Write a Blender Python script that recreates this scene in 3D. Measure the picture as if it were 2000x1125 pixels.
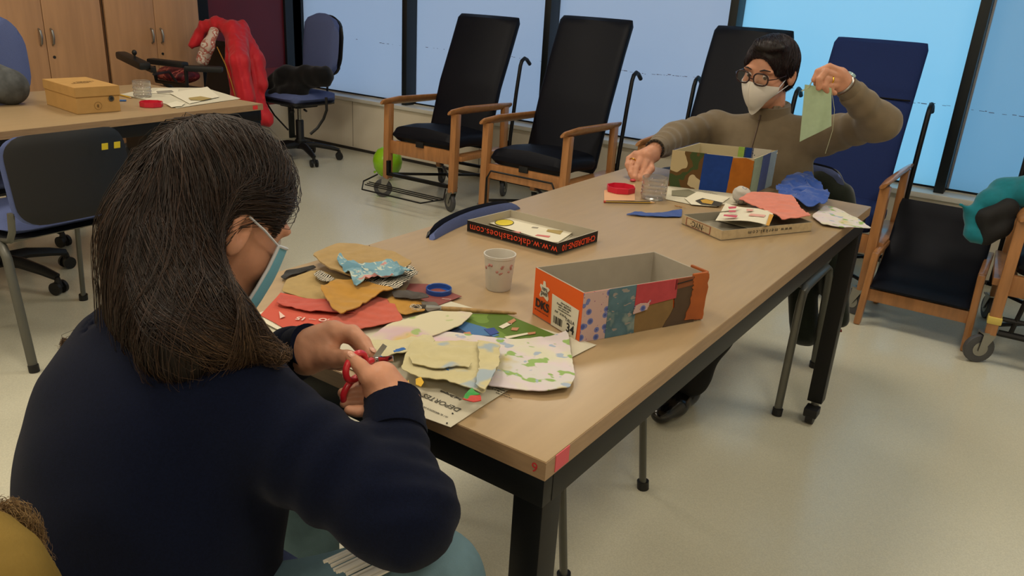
import bpy, bmesh, math, random
import numpy as np
from mathutils import Vector, Matrix, noise as mnoise
from mathutils.geometry import delaunay_2d_cdt
random.seed(7); RNG = np.random.default_rng(7)
SC = bpy.context.scene
for o in list(bpy.data.objects): bpy.data.objects.remove(o)

# ------------------------------------------------------------------ camera
FPX, YAW, PIT, ROL, HC = 1532.0822, 0.5788, 0.3613, 0.0602, 1.311
_f = np.array([-math.sin(YAW)*math.cos(PIT), math.cos(YAW)*math.cos(PIT), -math.sin(PIT)])
_r0 = np.cross(_f, [0, 0, 1]); _r0 /= np.linalg.norm(_r0); _u0 = np.cross(_r0, _f)
_r = _r0*math.cos(ROL)+_u0*math.sin(ROL); _u = -_r0*math.sin(ROL)+_u0*math.cos(ROL)
cam = bpy.data.objects.new('camera', bpy.data.cameras.new('camera'))
SC.collection.objects.link(cam); SC.camera = cam
cam.matrix_world = Matrix(((_r[0], _u[0], -_f[0], 0), (_r[1], _u[1], -_f[1], 0), (_r[2], _u[2], -_f[2], HC), (0, 0, 0, 1)))
cam.data.sensor_width = 36; cam.data.lens = FPX/2000*36; cam.data.clip_start = .02
# measuring helpers: where a sight line of the photograph meets a real plane of the room
def _ray(px, py): return _f+_r*(px-1000)/FPX-_u*(py-562.5)/FPX
def at_z(px, py, z): d = _ray(px, py); return np.array([0, 0, HC])+d*((z-HC)/d[2])
def at_y(px, py, y): d = _ray(px, py); return np.array([0, 0, HC])+d*(y/d[1])
def at_x(px, py, x): d = _ray(px, py); return np.array([0, 0, HC])+d*(x/d[0])
def at_d(px, py, t): return np.array([0, 0, HC])+_ray(px, py)*t

# ------------------------------------------------------------------ world, light, exposure
SC.view_settings.view_transform = 'Standard'; SC.view_settings.look = 'None'
SC.view_settings.gamma = 1; SC.view_settings.use_curve_mapping = False
SC.view_settings.exposure = 0.0
W = bpy.data.worlds.new('world'); SC.world = W; W.use_nodes = True
bg = W.node_tree.nodes['Background']; bg.inputs[0].default_value = (.36, .58, .92, 1); bg.inputs[1].default_value = 1.75
LIGHT_POS = [(-3.6, 2.6), (-3.6, .4), (-1.5, 2.9), (-1.5, .7), (.6, 2.9), (.6, .7), (-1.5, -1.5), (.6, -1.5), (-3.6, -1.5)]
LIGHT_W, LIGHT_COL = 16.0, (1.0, .90, .74)
for lx, ly in LIGHT_POS:
    ld = bpy.data.lights.new('ceiling_lamp_light', 'AREA'); ld.shape = 'RECTANGLE'; ld.size = .58; ld.size_y = .58
    ld.energy = LIGHT_W; ld.color = LIGHT_COL
    lo_ = bpy.data.objects.new('ceiling_lamp_light', ld); SC.collection.objects.link(lo_); lo_.location = (lx, ly, 2.655)

# ------------------------------------------------------------------ helpers
C = SC.collection
def srgb(h):
    if isinstance(h, (tuple, list)): return tuple(h)
    h = h.lstrip('#'); v = [int(h[i:i+2], 16)/255 for i in (0, 2, 4)]
    return tuple(c/12.92 if c <= .04045 else ((c+.055)/1.055)**2.4 for c in v)
MATS = {}
def mat(name, col, rough=.6, metal=0, spec=.5, noise=0, nscale=20, bump=0, bscale=200, trans=0, emis=None, estr=0, col2=None, stretch=None, sheen=0, coat=0, sss=0, alpha=1, coord='Object'):
    if name in MATS: return MATS[name]
    m = bpy.data.materials.new(name); m.use_nodes = True; nt = m.node_tree; b = nt.nodes['Principled BSDF']
    c = srgb(col); b.inputs['Base Color'].default_value = (*c, 1); b.inputs['Roughness'].default_value = rough
    b.inputs['Metallic'].default_value = metal; b.inputs['Specular IOR Level'].default_value = spec
    b.inputs['Transmission Weight'].default_value = trans; b.inputs['Sheen Weight'].default_value = sheen
    b.inputs['Coat Weight'].default_value = coat; b.inputs['Alpha'].default_value = alpha
    if sss: b.inputs['Subsurface Weight'].default_value = sss; b.inputs['Subsurface Radius'].default_value = (.01, .004, .002); b.inputs['Subsurface Scale'].default_value = 1
    if emis: b.inputs['Emission Color'].default_value = (*srgb(emis), 1); b.inputs['Emission Strength'].default_value = estr
    tc = nt.nodes.new('ShaderNodeTexCoord'); mp = nt.nodes.new('ShaderNodeMapping'); nt.links.new(tc.outputs[coord], mp.inputs[0])
    if stretch: mp.inputs['Scale'].default_value = stretch
    if noise or col2:
        n = nt.nodes.new('ShaderNodeTexNoise'); n.inputs['Scale'].default_value = nscale; n.inputs['Detail'].default_value = 5
        nt.links.new(mp.outputs[0], n.inputs['Vector'])
        mx = nt.nodes.new('ShaderNodeMix'); mx.data_type = 'RGBA'
        a = c; bb = srgb(col2) if col2 else tuple(x*(1-noise) for x in c)
        if not col2: a = tuple(min(1, x*(1+noise*.5)) for x in c)
        mx.inputs[6].default_value = (*a, 1); mx.inputs[7].default_value = (*bb, 1)
        rp = nt.nodes.new('ShaderNodeMapRange'); rp.inputs[1].default_value = .35; rp.inputs[2].default_value = .65
        nt.links.new(n.outputs[0], rp.inputs[0]); nt.links.new(rp.outputs[0], mx.inputs[0]); nt.links.new(mx.outputs[2], b.inputs['Base Color'])
    if bump:
        n2 = nt.nodes.new('ShaderNodeTexNoise'); n2.inputs['Scale'].default_value = bscale; n2.inputs['Detail'].default_value = 3
        nt.links.new(tc.outputs[coord], n2.inputs['Vector']); bp = nt.nodes.new('ShaderNodeBump'); bp.inputs['Strength'].default_value = bump; bp.inputs['Distance'].default_value = .002
        nt.links.new(n2.outputs[0], bp.inputs['Height']); nt.links.new(bp.outputs[0], b.inputs['Normal'])
    MATS[name] = m; return m
def ramp_mat(name, stops, kind='noise', scale=10, rough=.85, detail=2, stretch=None, constant=True, distortion=0, bump=.2, bands='X', warp=0, coord='Object', spec=.2):
    """pattern of flat printed colours: stops = [(pos, colour)...]"""
    if name in MATS: return MATS[name]
    m = bpy.data.materials.new(name); m.use_nodes = True; nt = m.node_tree; b = nt.nodes['Principled BSDF']
    b.inputs['Roughness'].default_value = rough; b.inputs['Specular IOR Level'].default_value = spec
    tc = nt.nodes.new('ShaderNodeTexCoord'); mp = nt.nodes.new('ShaderNodeMapping'); nt.links.new(tc.outputs[coord], mp.inputs[0])
    if stretch: mp.inputs['Scale'].default_value = stretch
    if kind == 'noise':
        n = nt.nodes.new('ShaderNodeTexNoise'); n.inputs['Scale'].default_value = scale; n.inputs['Detail'].default_value = detail; n.inputs['Distortion'].default_value = distortion; out = n.outputs[0]
    elif kind == 'voronoi':
        n = nt.nodes.new('ShaderNodeTexVoronoi'); n.inputs['Scale'].default_value = scale; out = n.outputs['Distance']
    elif kind == 'wave':
        n = nt.nodes.new('ShaderNodeTexWave'); n.inputs['Scale'].default_value = scale; n.inputs['Distortion'].default_value = distortion; n.bands_direction = bands; out = n.outputs[1]
    nt.links.new(mp.outputs[0], n.inputs['Vector'])
    r = nt.nodes.new('ShaderNodeValToRGB'); r.color_ramp.interpolation = 'CONSTANT' if constant else 'LINEAR'
    els = r.color_ramp.elements
    while len(els) < len(stops): els.new(.5)
    for e, (p, c) in zip(els, stops): e.position = p; e.color = (*srgb(c), 1)
    nt.links.new(out, r.inputs[0]); nt.links.new(r.outputs[0], b.inputs['Base Color'])
    MATS[name] = m; m['ramp'] = 1; return m
def overlay(m, col, kind='noise', scale=10, lo=.6, hi=.62, stretch=None, offset=(0, 0, 0), detail=2):
    """print a further colour over a material where a procedural mask passes a threshold"""
    nt = m.node_tree; b = nt.nodes['Principled BSDF']; src = b.inputs['Base Color'].links[0].from_socket if b.inputs['Base Color'].links else None
    tc = nt.nodes.new('ShaderNodeTexCoord'); mp = nt.nodes.new('ShaderNodeMapping'); mp.inputs['Location'].default_value = offset
    if stretch: mp.inputs['Scale'].default_value = stretch
    nt.links.new(tc.outputs['Object'], mp.inputs[0])
    if kind == 'noise': n = nt.nodes.new('ShaderNodeTexNoise'); n.inputs['Detail'].default_value = detail; out = n.outputs[0]
    else: n = nt.nodes.new('ShaderNodeTexVoronoi'); out = n.outputs['Distance']
    n.inputs['Scale'].default_value = scale; nt.links.new(mp.outputs[0], n.inputs['Vector'])
    rp = nt.nodes.new('ShaderNodeMapRange'); rp.inputs[1].default_value = lo; rp.inputs[2].default_value = hi; nt.links.new(out, rp.inputs[0])
    mx = nt.nodes.new('ShaderNodeMix'); mx.data_type = 'RGBA'; nt.links.new(rp.outputs[0], mx.inputs[0])
    if src: nt.links.new(src, mx.inputs[6])
    else: mx.inputs[6].default_value = b.inputs['Base Color'].default_value
    mx.inputs[7].default_value = (*srgb(col), 1); nt.links.new(mx.outputs[2], b.inputs['Base Color']); return m

def tag(o, label=None, cat=None, group=None, kind=None):
    if label: o['label'] = label
    if cat: o['category'] = cat
    if group: o['group'] = group
    if kind: o['kind'] = kind
    return o
def thing(name, label, cat, loc=(0, 0, 0), rotz=0, group=None):
    o = bpy.data.objects.new(name, None); C.objects.link(o); o.empty_display_size = .1
    o.location = loc; o.rotation_euler = (0, 0, rotz); return tag(o, label, cat, group)
def basis(o):
    m = Matrix.Identity(4)
    while o: m = (Matrix.Translation(o.location) @ o.rotation_euler.to_matrix().to_4x4()) @ m; o = o.parent
    return m
def link(name, me, m, parent=None, world=False, smooth=True, flat_angle=40):
    me.name = name
    if m and not me.materials: me.materials.append(m)
    if smooth is True:
        for p in me.polygons: p.use_smooth = True
        if flat_angle: me.set_sharp_from_angle(angle=math.radians(flat_angle))
    o = bpy.data.objects.new(name, me); C.objects.link(o)
    if parent:
        o.parent = parent
        if world: me.transform(basis(parent).inverted())
    else:
        vs = [v.co for v in me.vertices]
        c = Vector(((min(v.x for v in vs)+max(v.x for v in vs))/2, (min(v.y for v in vs)+max(v.y for v in vs))/2, min(v.z for v in vs)))
        me.transform(Matrix.Translation(-c)); o.location = c
    return o
class MB:
    """collects shapes and links them as ONE mesh object"""
    def __init__(s): s.bm = bmesh.new()
    def _add(s, b2, M=None):
        me = bpy.data.meshes.new('t'); b2.to_mesh(me); b2.free()
        if M: me.transform(M)
        s.bm.from_mesh(me); bpy.data.meshes.remove(me); return s
    def box(s, lo, hi, bev=0, rot=None, seg=2):
        b = bmesh.new(); bmesh.ops.create_cube(b, size=1)
        c = [(lo[i]+hi[i])/2 for i in range(3)]; d = [abs(hi[i]-lo[i]) for i in range(3)]
        bmesh.ops.scale(b, vec=d, verts=b.verts)
        if bev: bmesh.ops.bevel(b, geom=b.edges[:], offset=bev, segments=seg, affect='EDGES', profile=.6)
        M = Matrix.Translation(c)
        if rot is not None: M = M @ rot
        return s._add(b, M)
    def bar(s, a, b_, w, t, bev=0, up=(0, 0, 1)):
        a, b_ = Vector(a), Vector(b_); z = (b_-a); L = z.length; z.normalize(); u = Vector(up)
        if abs(u.dot(z)) > .98: u = Vector((0, 1, 0))
        x = u.cross(z).normalized(); y = z.cross(x)
        M = Matrix.Translation((a+b_)/2) @ Matrix((x, y, z)).transposed().to_4x4()
        b = bmesh.new(); bmesh.ops.create_cube(b, size=1); bmesh.ops.scale(b, vec=(w, t, L), verts=b.verts)
        if bev: bmesh.ops.bevel(b, geom=b.edges[:], offset=bev, segments=2, affect='EDGES', profile=.6)
        return s._add(b, M)
    def tube(s, pts, r, n=10, closed=False, caps=True, sq=1):
        pts = [Vector(p) for p in pts]; N = len(pts); rs = r if isinstance(r, (list, tuple)) else [r]*N
        b = bmesh.new(); rings = []; prev = None
        for i, p in enumerate(pts):
            if closed: t = pts[(i+1) % N]-pts[i-1]
            else: t = pts[min(i+1, N-1)]-pts[max(i-1, 0)]
            t.normalize()
            if prev is None: u = t.orthogonal().normalized()
            else: u = (prev-t*prev.dot(t)).normalized()
            prev = u; v = t.cross(u)
            rings.append([b.verts.new(p+(u*math.cos(k*2*math.pi/n)+v*math.sin(k*2*math.pi/n)*sq)*rs[i]) for k in range(n)])
        for i in range(N if closed else N-1):
            A, B = rings[i], rings[(i+1) % N]
            for k in range(n):
                try: b.faces.new((A[k], A[(k+1) % n], B[(k+1) % n], B[k]))
                except ValueError: pass
        if not closed and caps: b.faces.new(rings[0][::-1]); b.faces.new(rings[-1])
        return s._add(b)
    def cyl(s, a, b_, r, r2=None, n=24): return s.tube([a, b_], [r, r if r2 is None else r2], n)
    def lathe(s, prof, c=(0, 0, 0), n=32, M=None):
        b = bmesh.new(); rings = []
        for r, z in prof:
            rings.append([b.verts.new((r*math.cos(k*2*math.pi/n), r*math.sin(k*2*math.pi/n), z)) for k in range(n)] if r > 1e-6 else [b.verts.new((0, 0, z))])
        for A, B in zip(rings, rings[1:]):
            for k in range(n):
                q = [A[k % len(A)], A[(k+1) % len(A)], B[(k+1) % len(B)], B[k % len(B)]]
                q = list(dict.fromkeys(q))
                if len(q) > 2: b.faces.new(q)
        T = Matrix.Translation(c)
        return s._add(b, T @ M if M else T)
    def ell(s, c, r, rot=None, n=3):
        b = bmesh.new(); bmesh.ops.create_icosphere(b, subdivisions=n, radius=1); bmesh.ops.scale(b, vec=r, verts=b.verts)
        M = Matrix.Translation(c)
        if rot is not None: M = M @ rot
        return s._add(b, M)
    def prism(s, pts, ext, bev=0):
        """polygon (3-D points) pushed along vector ext"""
        b = bmesh.new(); e = Vector(ext); A = [b.verts.new(Vector(p)) for p in pts]; B = [b.verts.new(Vector(p)+e) for p in pts]
        b.faces.new(A); b.faces.new(B[::-1]); n = len(A)
        for k in range(n): b.faces.new((A[k], B[k], B[(k+1) % n], A[(k+1) % n]))
        bmesh.ops.recalc_face_normals(b, faces=b.faces)
        if bev: bmesh.ops.bevel(b, geom=b.edges[:], offset=bev, segments=2, affect='EDGES')
        return s._add(b)
    def rot(s, M): s.bm.transform(M); return s
    def build(s, name, m, parent=None, world=False, smooth=True, angle=40):
        bmesh.ops.recalc_face_normals(s.bm, faces=s.bm.faces)
        me = bpy.data.meshes.new(name); s.bm.to_mesh(me); s.bm.free(); return link(name, me, m, parent, world, smooth, angle)
def np_mesh(name, V, F, m, parent=None, world=True, smooth=True, angle=0):
    me = bpy.data.meshes.new(name); me.from_pydata(V.tolist() if hasattr(V, 'tolist') else V, [], F.tolist() if hasattr(F, 'tolist') else F); me.update()
    return link(name, me, m, parent, world, smooth, angle)
def children(o): return [c for c in list(C.objects) if c.parent == o]
def dup(root, loc, rotz, label=None, group=None, parent=None):
    r = root.copy(); C.objects.link(r)
    if parent: r.parent = parent
    else: r.location = loc; r.rotation_euler = (0, 0, rotz)
    if label: r['label'] = label
    if group: r['group'] = group
    for ch in children(root): dup(ch, None, None, parent=r)
    return r
def rounded_pad(w, h, t, r, n=6, bulge=.0, seg=12):
    """soft rectangular cushion lying in XY, thickness t (z 0..t), as bmesh adder data"""
    b = bmesh.new(); nx, ny = seg, seg; grid = {}
    def pos(i, j, top):
        a, c = i/nx*2-1, j/ny*2-1
        x, y = a*w/2, c*h/2
        # rounded corners
        rx, ry = max(0, abs(x)-(w/2-r)), max(0, abs(y)-(h/2-r)); d = math.hypot(rx, ry)
        if d > r and d > 0: x = math.copysign((w/2-r)+rx*r/d, x); y = math.copysign((h/2-r)+ry*r/d, y)
        e = (1-abs(a)**6)*(1-abs(c)**6)
        z = t/2+(t/2*min(1, e**.4*1.0)+bulge*(1-a*a)*(1-c*c))*(1 if top else -.8 if False else -1)
        return Vector((x, y, z))
    top = [[b.verts.new(pos(i, j, True)) for j in range(ny+1)] for i in range(nx+1)]
    bot = [[top[i][j] if i in (0, nx) or j in (0, ny) else b.verts.new(pos(i, j, False)) for j in range(ny+1)] for i in range(nx+1)]
    for G, fl in ((top, 1), (bot, 0)):
        for i in range(nx):
            for j in range(ny):
                q = (G[i][j], G[i+1][j], G[i+1][j+1], G[i][j+1])
                try: b.faces.new(q if fl else q[::-1])
                except ValueError: pass
    return b
def text_mesh(txt, size, ext=.00015, align='CENTER', spacing=1.0, bold=0):
    cu = bpy.data.curves.new('txt', 'FONT'); cu.body = txt; cu.size = size; cu.extrude = ext; cu.align_x = align; cu.align_y = 'CENTER'; cu.resolution_u = 3
    cu.space_character = spacing; cu.offset = bold
    ob = bpy.data.objects.new('txt', cu); C.objects.link(ob); dg = bpy.context.evaluated_depsgraph_get(); dg.update()
    me = bpy.data.meshes.new_from_object(ob.evaluated_get(dg)); bpy.data.objects.remove(ob); bpy.data.curves.remove(cu)
    me.materials.clear(); return me
def lettering(txt, size, o, xd, yd, m, parent, name='lettering', **k):
    me = text_mesh(txt, size, **k); x = Vector(xd).normalized(); y = Vector(yd); y = (y-x*y.dot(x)).normalized(); z = x.cross(y)
    me.transform(Matrix.Translation(Vector(o)+z*.0002) @ Matrix((x, y, z)).transposed().to_4x4())
    return link(name, me, m, parent, True, False)

# ---- signed-distance modelling
def v3(p): return np.asarray(p, float)
def rcone(P, a, b, ra, rb):
    a, b = v3(a), v3(b); ab = b-a; t = np.clip(((P-a) @ ab)/(ab @ ab), 0, 1)
    return np.linalg.norm(P-a-t[:, None]*ab, axis=1)-(ra+(rb-ra)*t)
def rcone_t(P, a, b): a, b = v3(a), v3(b); ab = b-a; return ((P-a) @ ab)/(ab @ ab)
def sell(P, c, r, M=None):
    q = P-v3(c)
    if M is not None: q = q @ M      # columns of M = local axes
    r = v3(r); k0 = np.linalg.norm(q/r, axis=1); k1 = np.linalg.norm(q/(r*r), axis=1)
    return k0*(k0-1)/np.maximum(k1, 1e-9)
def sbox(P, c, h, rad, M=None):
    q = P-v3(c)
    if M is not None: q = q @ M
    q = np.abs(q)-(v3(h)-rad); return np.linalg.norm(np.maximum(q, 0), axis=1)+np.minimum(q.max(axis=1), 0)-rad
def smin(a, b, k): h = np.clip(.5+.5*(b-a)/k, 0, 1); return b*(1-h)+a*h-k*h*(1-h)
def smax(a, b, k): return -smin(-a, -b, k)
def suni(ds, k):
    d = ds[0]
    for e in ds[1:]: d = smin(d, e, k)
    return d
def wob(P, k, seed=0):
    r = np.random.default_rng(seed); s = 0
    for i in range(4):
        d = r.normal(size=3); d /= np.linalg.norm(d); d2 = r.normal(size=3); d2 /= np.linalg.norm(d2)
        s = s+np.sin(k*(1+.35*i)*(P @ d)+1.7*np.sin(k*.6*(P @ d2)+i)+i*2.1)
    return s/4
def surf(f, lo, hi, h):
    lo = v3(lo); n = np.ceil((v3(hi)-lo)/h).astype(int)+1
    ax = [lo[i]+h*np.arange(n[i]) for i in range(3)]; V = np.empty(n, np.float32)
    YZ = np.stack(np.meshgrid(ax[1], ax[2], indexing='ij'), -1).reshape(-1, 2); st = max(1, int(200000/len(YZ)))
    for i in range(0, n[0], st):
        xs = ax[0][i:i+st]; P = np.concatenate([np.repeat(xs, len(YZ))[:, None], np.tile(YZ, (len(xs), 1))], 1); V[i:i+st] = f(P).reshape(len(xs), n[1], n[2])
    S = V < 0; nc = n-1; acc = np.zeros((*nc, 3)); cnt = np.zeros(nc); quads = []
    cid = lambda i, j, k: (i*nc[1]+j)*nc[2]+k
    for a in range(3):
        sl0 = [slice(None)]*3; sl1 = [slice(None)]*3; sl0[a] = slice(0, -1); sl1[a] = slice(1, None)
        A, B = V[tuple(sl0)], V[tuple(sl1)]; X = np.argwhere((A < 0) != (B < 0))
        if len(X) == 0: continue
        va = A[tuple(X.T)]; vb = B[tuple(X.T)]; t = va/(va-vb); p = X.astype(float); p[:, a] += t
        b, c = [(1, 2), (2, 0), (0, 1)][a]
        ok = (X[:, b] > 0) & (X[:, c] > 0) & (X[:, b] < nc[b]) & (X[:, c] < nc[c]); X = X[ok]; p = p[ok]; va = va[ok]
        ids = []
        for db, dc in ((1, 1), (0, 1), (0, 0), (1, 0)):
            Y = X.copy(); Y[:, b] -= db; Y[:, c] -= dc; idx = tuple(Y.T); np.add.at(acc, idx, p); np.add.at(cnt, idx, 1); ids.append(cid(Y[:, 0], Y[:, 1], Y[:, 2]))
        q = np.stack(ids, 1); q[va >= 0] = q[va >= 0][:, ::-1]; quads.append(q)
    Q = np.concatenate(quads); used = np.unique(Q); m = np.full(nc.prod(), -1); m[used] = np.arange(len(used))
    Vt = (acc.reshape(-1, 3)[used]/cnt.reshape(-1)[used][:, None])*h+lo
    return Vt, m[Q]
def sdf_obj(name, f, lo, hi, h, m, parent=None, relax=1, **k):
    Vt, Q = surf(f, lo, hi, h)
    for _ in range(relax):
        A = np.zeros_like(Vt); N = np.zeros(len(Vt))
        for i in range(4):
            for j in ((i+1) % 4, (i-1) % 4): np.add.at(A, Q[:, i], Vt[Q[:, j]]); np.add.at(N, Q[:, i], 1)
        Vt = .5*Vt+.5*A/N[:, None]
    return np_mesh(name, Vt, Q, m, parent, True, True, 0)
def bounds(pts, pad):
    P = np.array([v3(p) for p in pts]); return P.min(0)-pad, P.max(0)+pad
# ---- thin sheets (cloth, paper) of any outline
def sheet(name, poly, m, zf=None, z=0, t=.0015, step=.012, parent=None, jag=0, warp=None):
    """poly: list of (x,y) world; zf(x,y)->height added to z; solid of thickness t"""
    pts = []; n = len(poly)
    for i in range(n):
        a, b = Vector(poly[i][:2]), Vector(poly[(i+1) % n][:2]); k = max(1, int((b-a).length/step))
        nn = Vector((b.y-a.y, a.x-b.x)).normalized() if (b-a).length else Vector((0, 0))
        for j in range(k):
            p = a.lerp(b, j/k)
            if jag and j: p = p+nn*jag*(random.random()-.5)
            pts.append(p)
    nb = len(pts); xs = [p.x for p in pts]; ys = [p.y for p in pts]; x = min(xs)+step*.5
    def inside(px, py):
        c = False
        for i in range(nb):
            a, b = pts[i], pts[i-1]
            if (a.y > py) != (b.y > py) and px < (b.x-a.x)*(py-a.y)/(b.y-a.y)+a.x: c = not c
        return c
    if zf is not None:
        while x < max(xs):
            y = min(ys)+step*.5
            while y < max(ys):
                q = Vector((x+random.uniform(-.1, .1)*step, y))
                if inside(q.x, q.y) and min((q-p).length for p in pts) > step*.45: pts.append(q)
                y += step
            x += step
    r = delaunay_2d_cdt(pts, [(i, (i+1) % nb) for i in range(nb)], [list(range(nb))], 1, 1e-6)
    V2, E2, F2 = r[0], r[1], r[2]
    if zf is None: zf = lambda x, y: 0
    N = len(V2); T = []; B = []
    for v in V2:
        zz = z+zf(v.x, v.y); dx, dy = warp(v.x, v.y) if warp else (0, 0)
        T.append((v.x+dx, v.y+dy, zz+t)); B.append((v.x+dx, v.y+dy, zz))
    faces = [tuple(f) for f in F2]; ec = {}
    for f in faces:
        for i in range(len(f)): e = (f[i], f[(i+1) % len(f)]); ec[e] = 1
    side = [(a, b) for (a, b) in ec if (b, a) not in ec]
    F = faces+[tuple(N+i for i in f[::-1]) for f in faces]+[(b, a, N+a, N+b) for a, b in side]
    me = bpy.data.meshes.new(name); me.from_pydata(T+B, [], F); me.update()
    return link(name, me, m, parent, True, True, 50)
def pz(pts, z=.75): return [tuple(at_z(px, py, z)[:2]) for px, py in pts]
def nz(amp, sc, seed=0, base=0):
    ca, sa = math.cos(seed*1.9), math.sin(seed*1.9)
    def f(x, y):
        u, v = x*ca+y*sa, (-x*sa+y*ca)*.35
        return base+amp*(.45+.45*mnoise.noise(Vector((x*sc, y*sc, seed*7.3))))+amp*.55*(1-abs(2*mnoise.noise(Vector((u*sc*2.2, v*sc*2.2, seed*3.1)))))**2*.6
    return f
TZ = .7505   # top of the tables

# ------------------------------------------------------------------ materials
LAM = mat('beech laminate', '#a38b69', .36, spec=.45, noise=.05, nscale=4, stretch=(14, 1.5, 1), bump=.03, bscale=90)
LAME = mat('laminate edge', '#94785a', .45, noise=.12, nscale=5, stretch=(3, 3, 30))
BLK = mat('black steel', '#0d0d0f', .45, metal=.3, spec=.4)
BLKP = mat('black plastic', '#121214', .5, spec=.4)
FLOORM = mat('vinyl floor', '#c9c6b2', .24, spec=.5, noise=.09, nscale=260, bump=0)
WALLM = mat('cream wall paint', '#e2d8c4', .7, noise=.04, nscale=4)
SILL = mat('pale sill', '#d9d6cb', .35)
POST = mat('dark anodised post', '#151c20', .45, metal=.2)
REFL = mat('pale reflection strip', '#a3a8b4', .35, metal=.7)
REDW = mat('red wall panel', '#5e0e1a', .5, noise=.12, nscale=3)
CAB = mat('cabinet veneer', '#bd9068', .45, noise=.12, nscale=2.5, stretch=(8, 8, .7))
GAP = mat('dark joint', '#2a1a10', .8)
CEIL = mat('white ceiling tile', '#d8d4ca', .9)
STEEL = mat('brushed steel', '#9a9a96', .35, metal=.9)
CHROME = mat('chrome', '#c8c8c8', .15, metal=1)
WOOD = mat('beech wood varnish', '#a87446', .32, spec=.5, noise=.18, nscale=6, stretch=(8, 8, 1.2), coat=.3)
LEATH = mat('black vinyl upholstery', '#0a0d17', .5, spec=.16, bump=.15, bscale=500)
BLUF = mat('navy blue fabric', '#1d2c5c', .85, spec=.2, noise=.1, nscale=300, bump=.3, bscale=900)
OFFB = mat('office chair blue fabric', '#56628f', .85, spec=.2, noise=.08, nscale=300, bump=.3, bscale=900)
GREYT = mat('grey oval tube', '#5e5e58', .4, metal=.5)
RUB = mat('grey rubber', '#45464a', .55)
WHITEP = mat('white paper', '#d3cdb9', .8, spec=.2)
CARD = mat('kraft cardboard', '#b78f56', .75, spec=.2, noise=.06, nscale=20)
SKIN = mat('skin', '#c08a6e', .5, spec=.35, noise=.10, nscale=35, bump=.08, bscale=350, sss=.12)
INK = mat('black ink', '#151515', .7)

# ------------------------------------------------------------------ the room
XL, XR, YB, YW, YG, HT = -5.45, 2.4, -2.6, 4.68, 4.83, 2.7
def struct(o): o['kind'] = 'structure'; return o
struct(MB().box((-5.9, YB-.1, -.06), (XR+.1, YG+.1, 0)).build('floor', FLOORM, smooth=False))
struct(MB().box((-5.9, YB-.1, HT), (XR+.1, YG+.1, HT+.08)).build('ceiling', CEIL, smooth=False))
struct(MB().box((XR, YB-.1, 0), (XR+.1, YG+.1, HT)).build('wall_right', WALLM, smooth=False))
struct(MB().box((-5.9, YB-.1, 0), (XR, YB, HT)).build('wall_back', WALLM, smooth=False))
struct(MB().box((-5.95, YB, 0), (-5.85, 3.8, HT)).build('wall_left', WALLM, smooth=False))
wn = struct(MB().box((XL, YW, 0), (XR, YG+.1, .40)).box((XL-.45, 4.83, 2.55), (XR, YG+.1, HT)).build('wall_window', WALLM, smooth=False))
for i in range(6):   # the panel joints of the low wall under the glass
    x = -4.72+1.3*i
    MB().box((x-.0025, YW-.0015, .03), (x+.0025, YW+.002, .40)).build('panel_joint', mat('wall joint', '#857c6c', .8), wn, True, False)
struct(MB().box((XL, YW-.025, .40), (XR, YG, .428), .004).build('trim_1', SILL))
struct(MB().box((XL, YW-.008, 0), (XR, YW, .022)).build('baseboard_window', mat('dark floor skirting', '#2b2723', .6), smooth=False))
# frosted glazing in bays between deep dark posts
def pane_mat(n, tint):
    m = bpy.data.materials.new(n); m.use_nodes = True; nt = m.node_tree; nt.nodes.clear()
    out = nt.nodes.new('ShaderNodeOutputMaterial'); tr = nt.nodes.new('ShaderNodeBsdfTranslucent'); gl = nt.nodes.new('ShaderNodeBsdfGlossy'); mx = nt.nodes.new('ShaderNodeMixShader')
    df = nt.nodes.new('ShaderNodeBsdfDiffuse'); mx2 = nt.nodes.new('ShaderNodeMixShader'); df.inputs[0].default_value = (.7, .75, .8, 1); mx2.inputs[0].default_value = .15
    tr.inputs[0].default_value = (*tint, 1); gl.inputs['Roughness'].default_value = .35; mx.inputs[0].default_value = .04
    nt.links.new(tr.outputs[0], mx2.inputs[1]); nt.links.new(df.outputs[0], mx2.inputs[2])
    nt.links.new(mx2.outputs[0], mx.inputs[1]); nt.links.new(gl.outputs[0], mx.inputs[2]); nt.links.new(mx.outputs[0], out.inputs[0]); return m
P_LAV = pane_mat('frosted film', (.69, .66, .64)); P_CYA = pane_mat('cyan frosted film', (.61, .83, .82)); P_BLU = pane_mat('bluer frosted film', (.45, .62, .64))  # film tint differs between bays, one more cyan
posts = [-5.48, -4.217, -2.952, -1.685, -.419, .85, 2.12]
SMUDGE = mat('reddish smudge on film', '#5a4048', .9)
for i, x in enumerate(posts):
    struct(MB().box((x, 4.71, .428), (x+.05, 4.83, 2.56), .003).build('trim_%d' % (i+2), POST))
    if i == 4: MB().box((x+.052, 4.80, .44), (x+.062, 4.822, 2.55)).build('reflection_strip', REFL, SC.objects['trim_%d' % (i+2)], True, False)  # pale strip stands in for the bright reflection along this post
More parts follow.
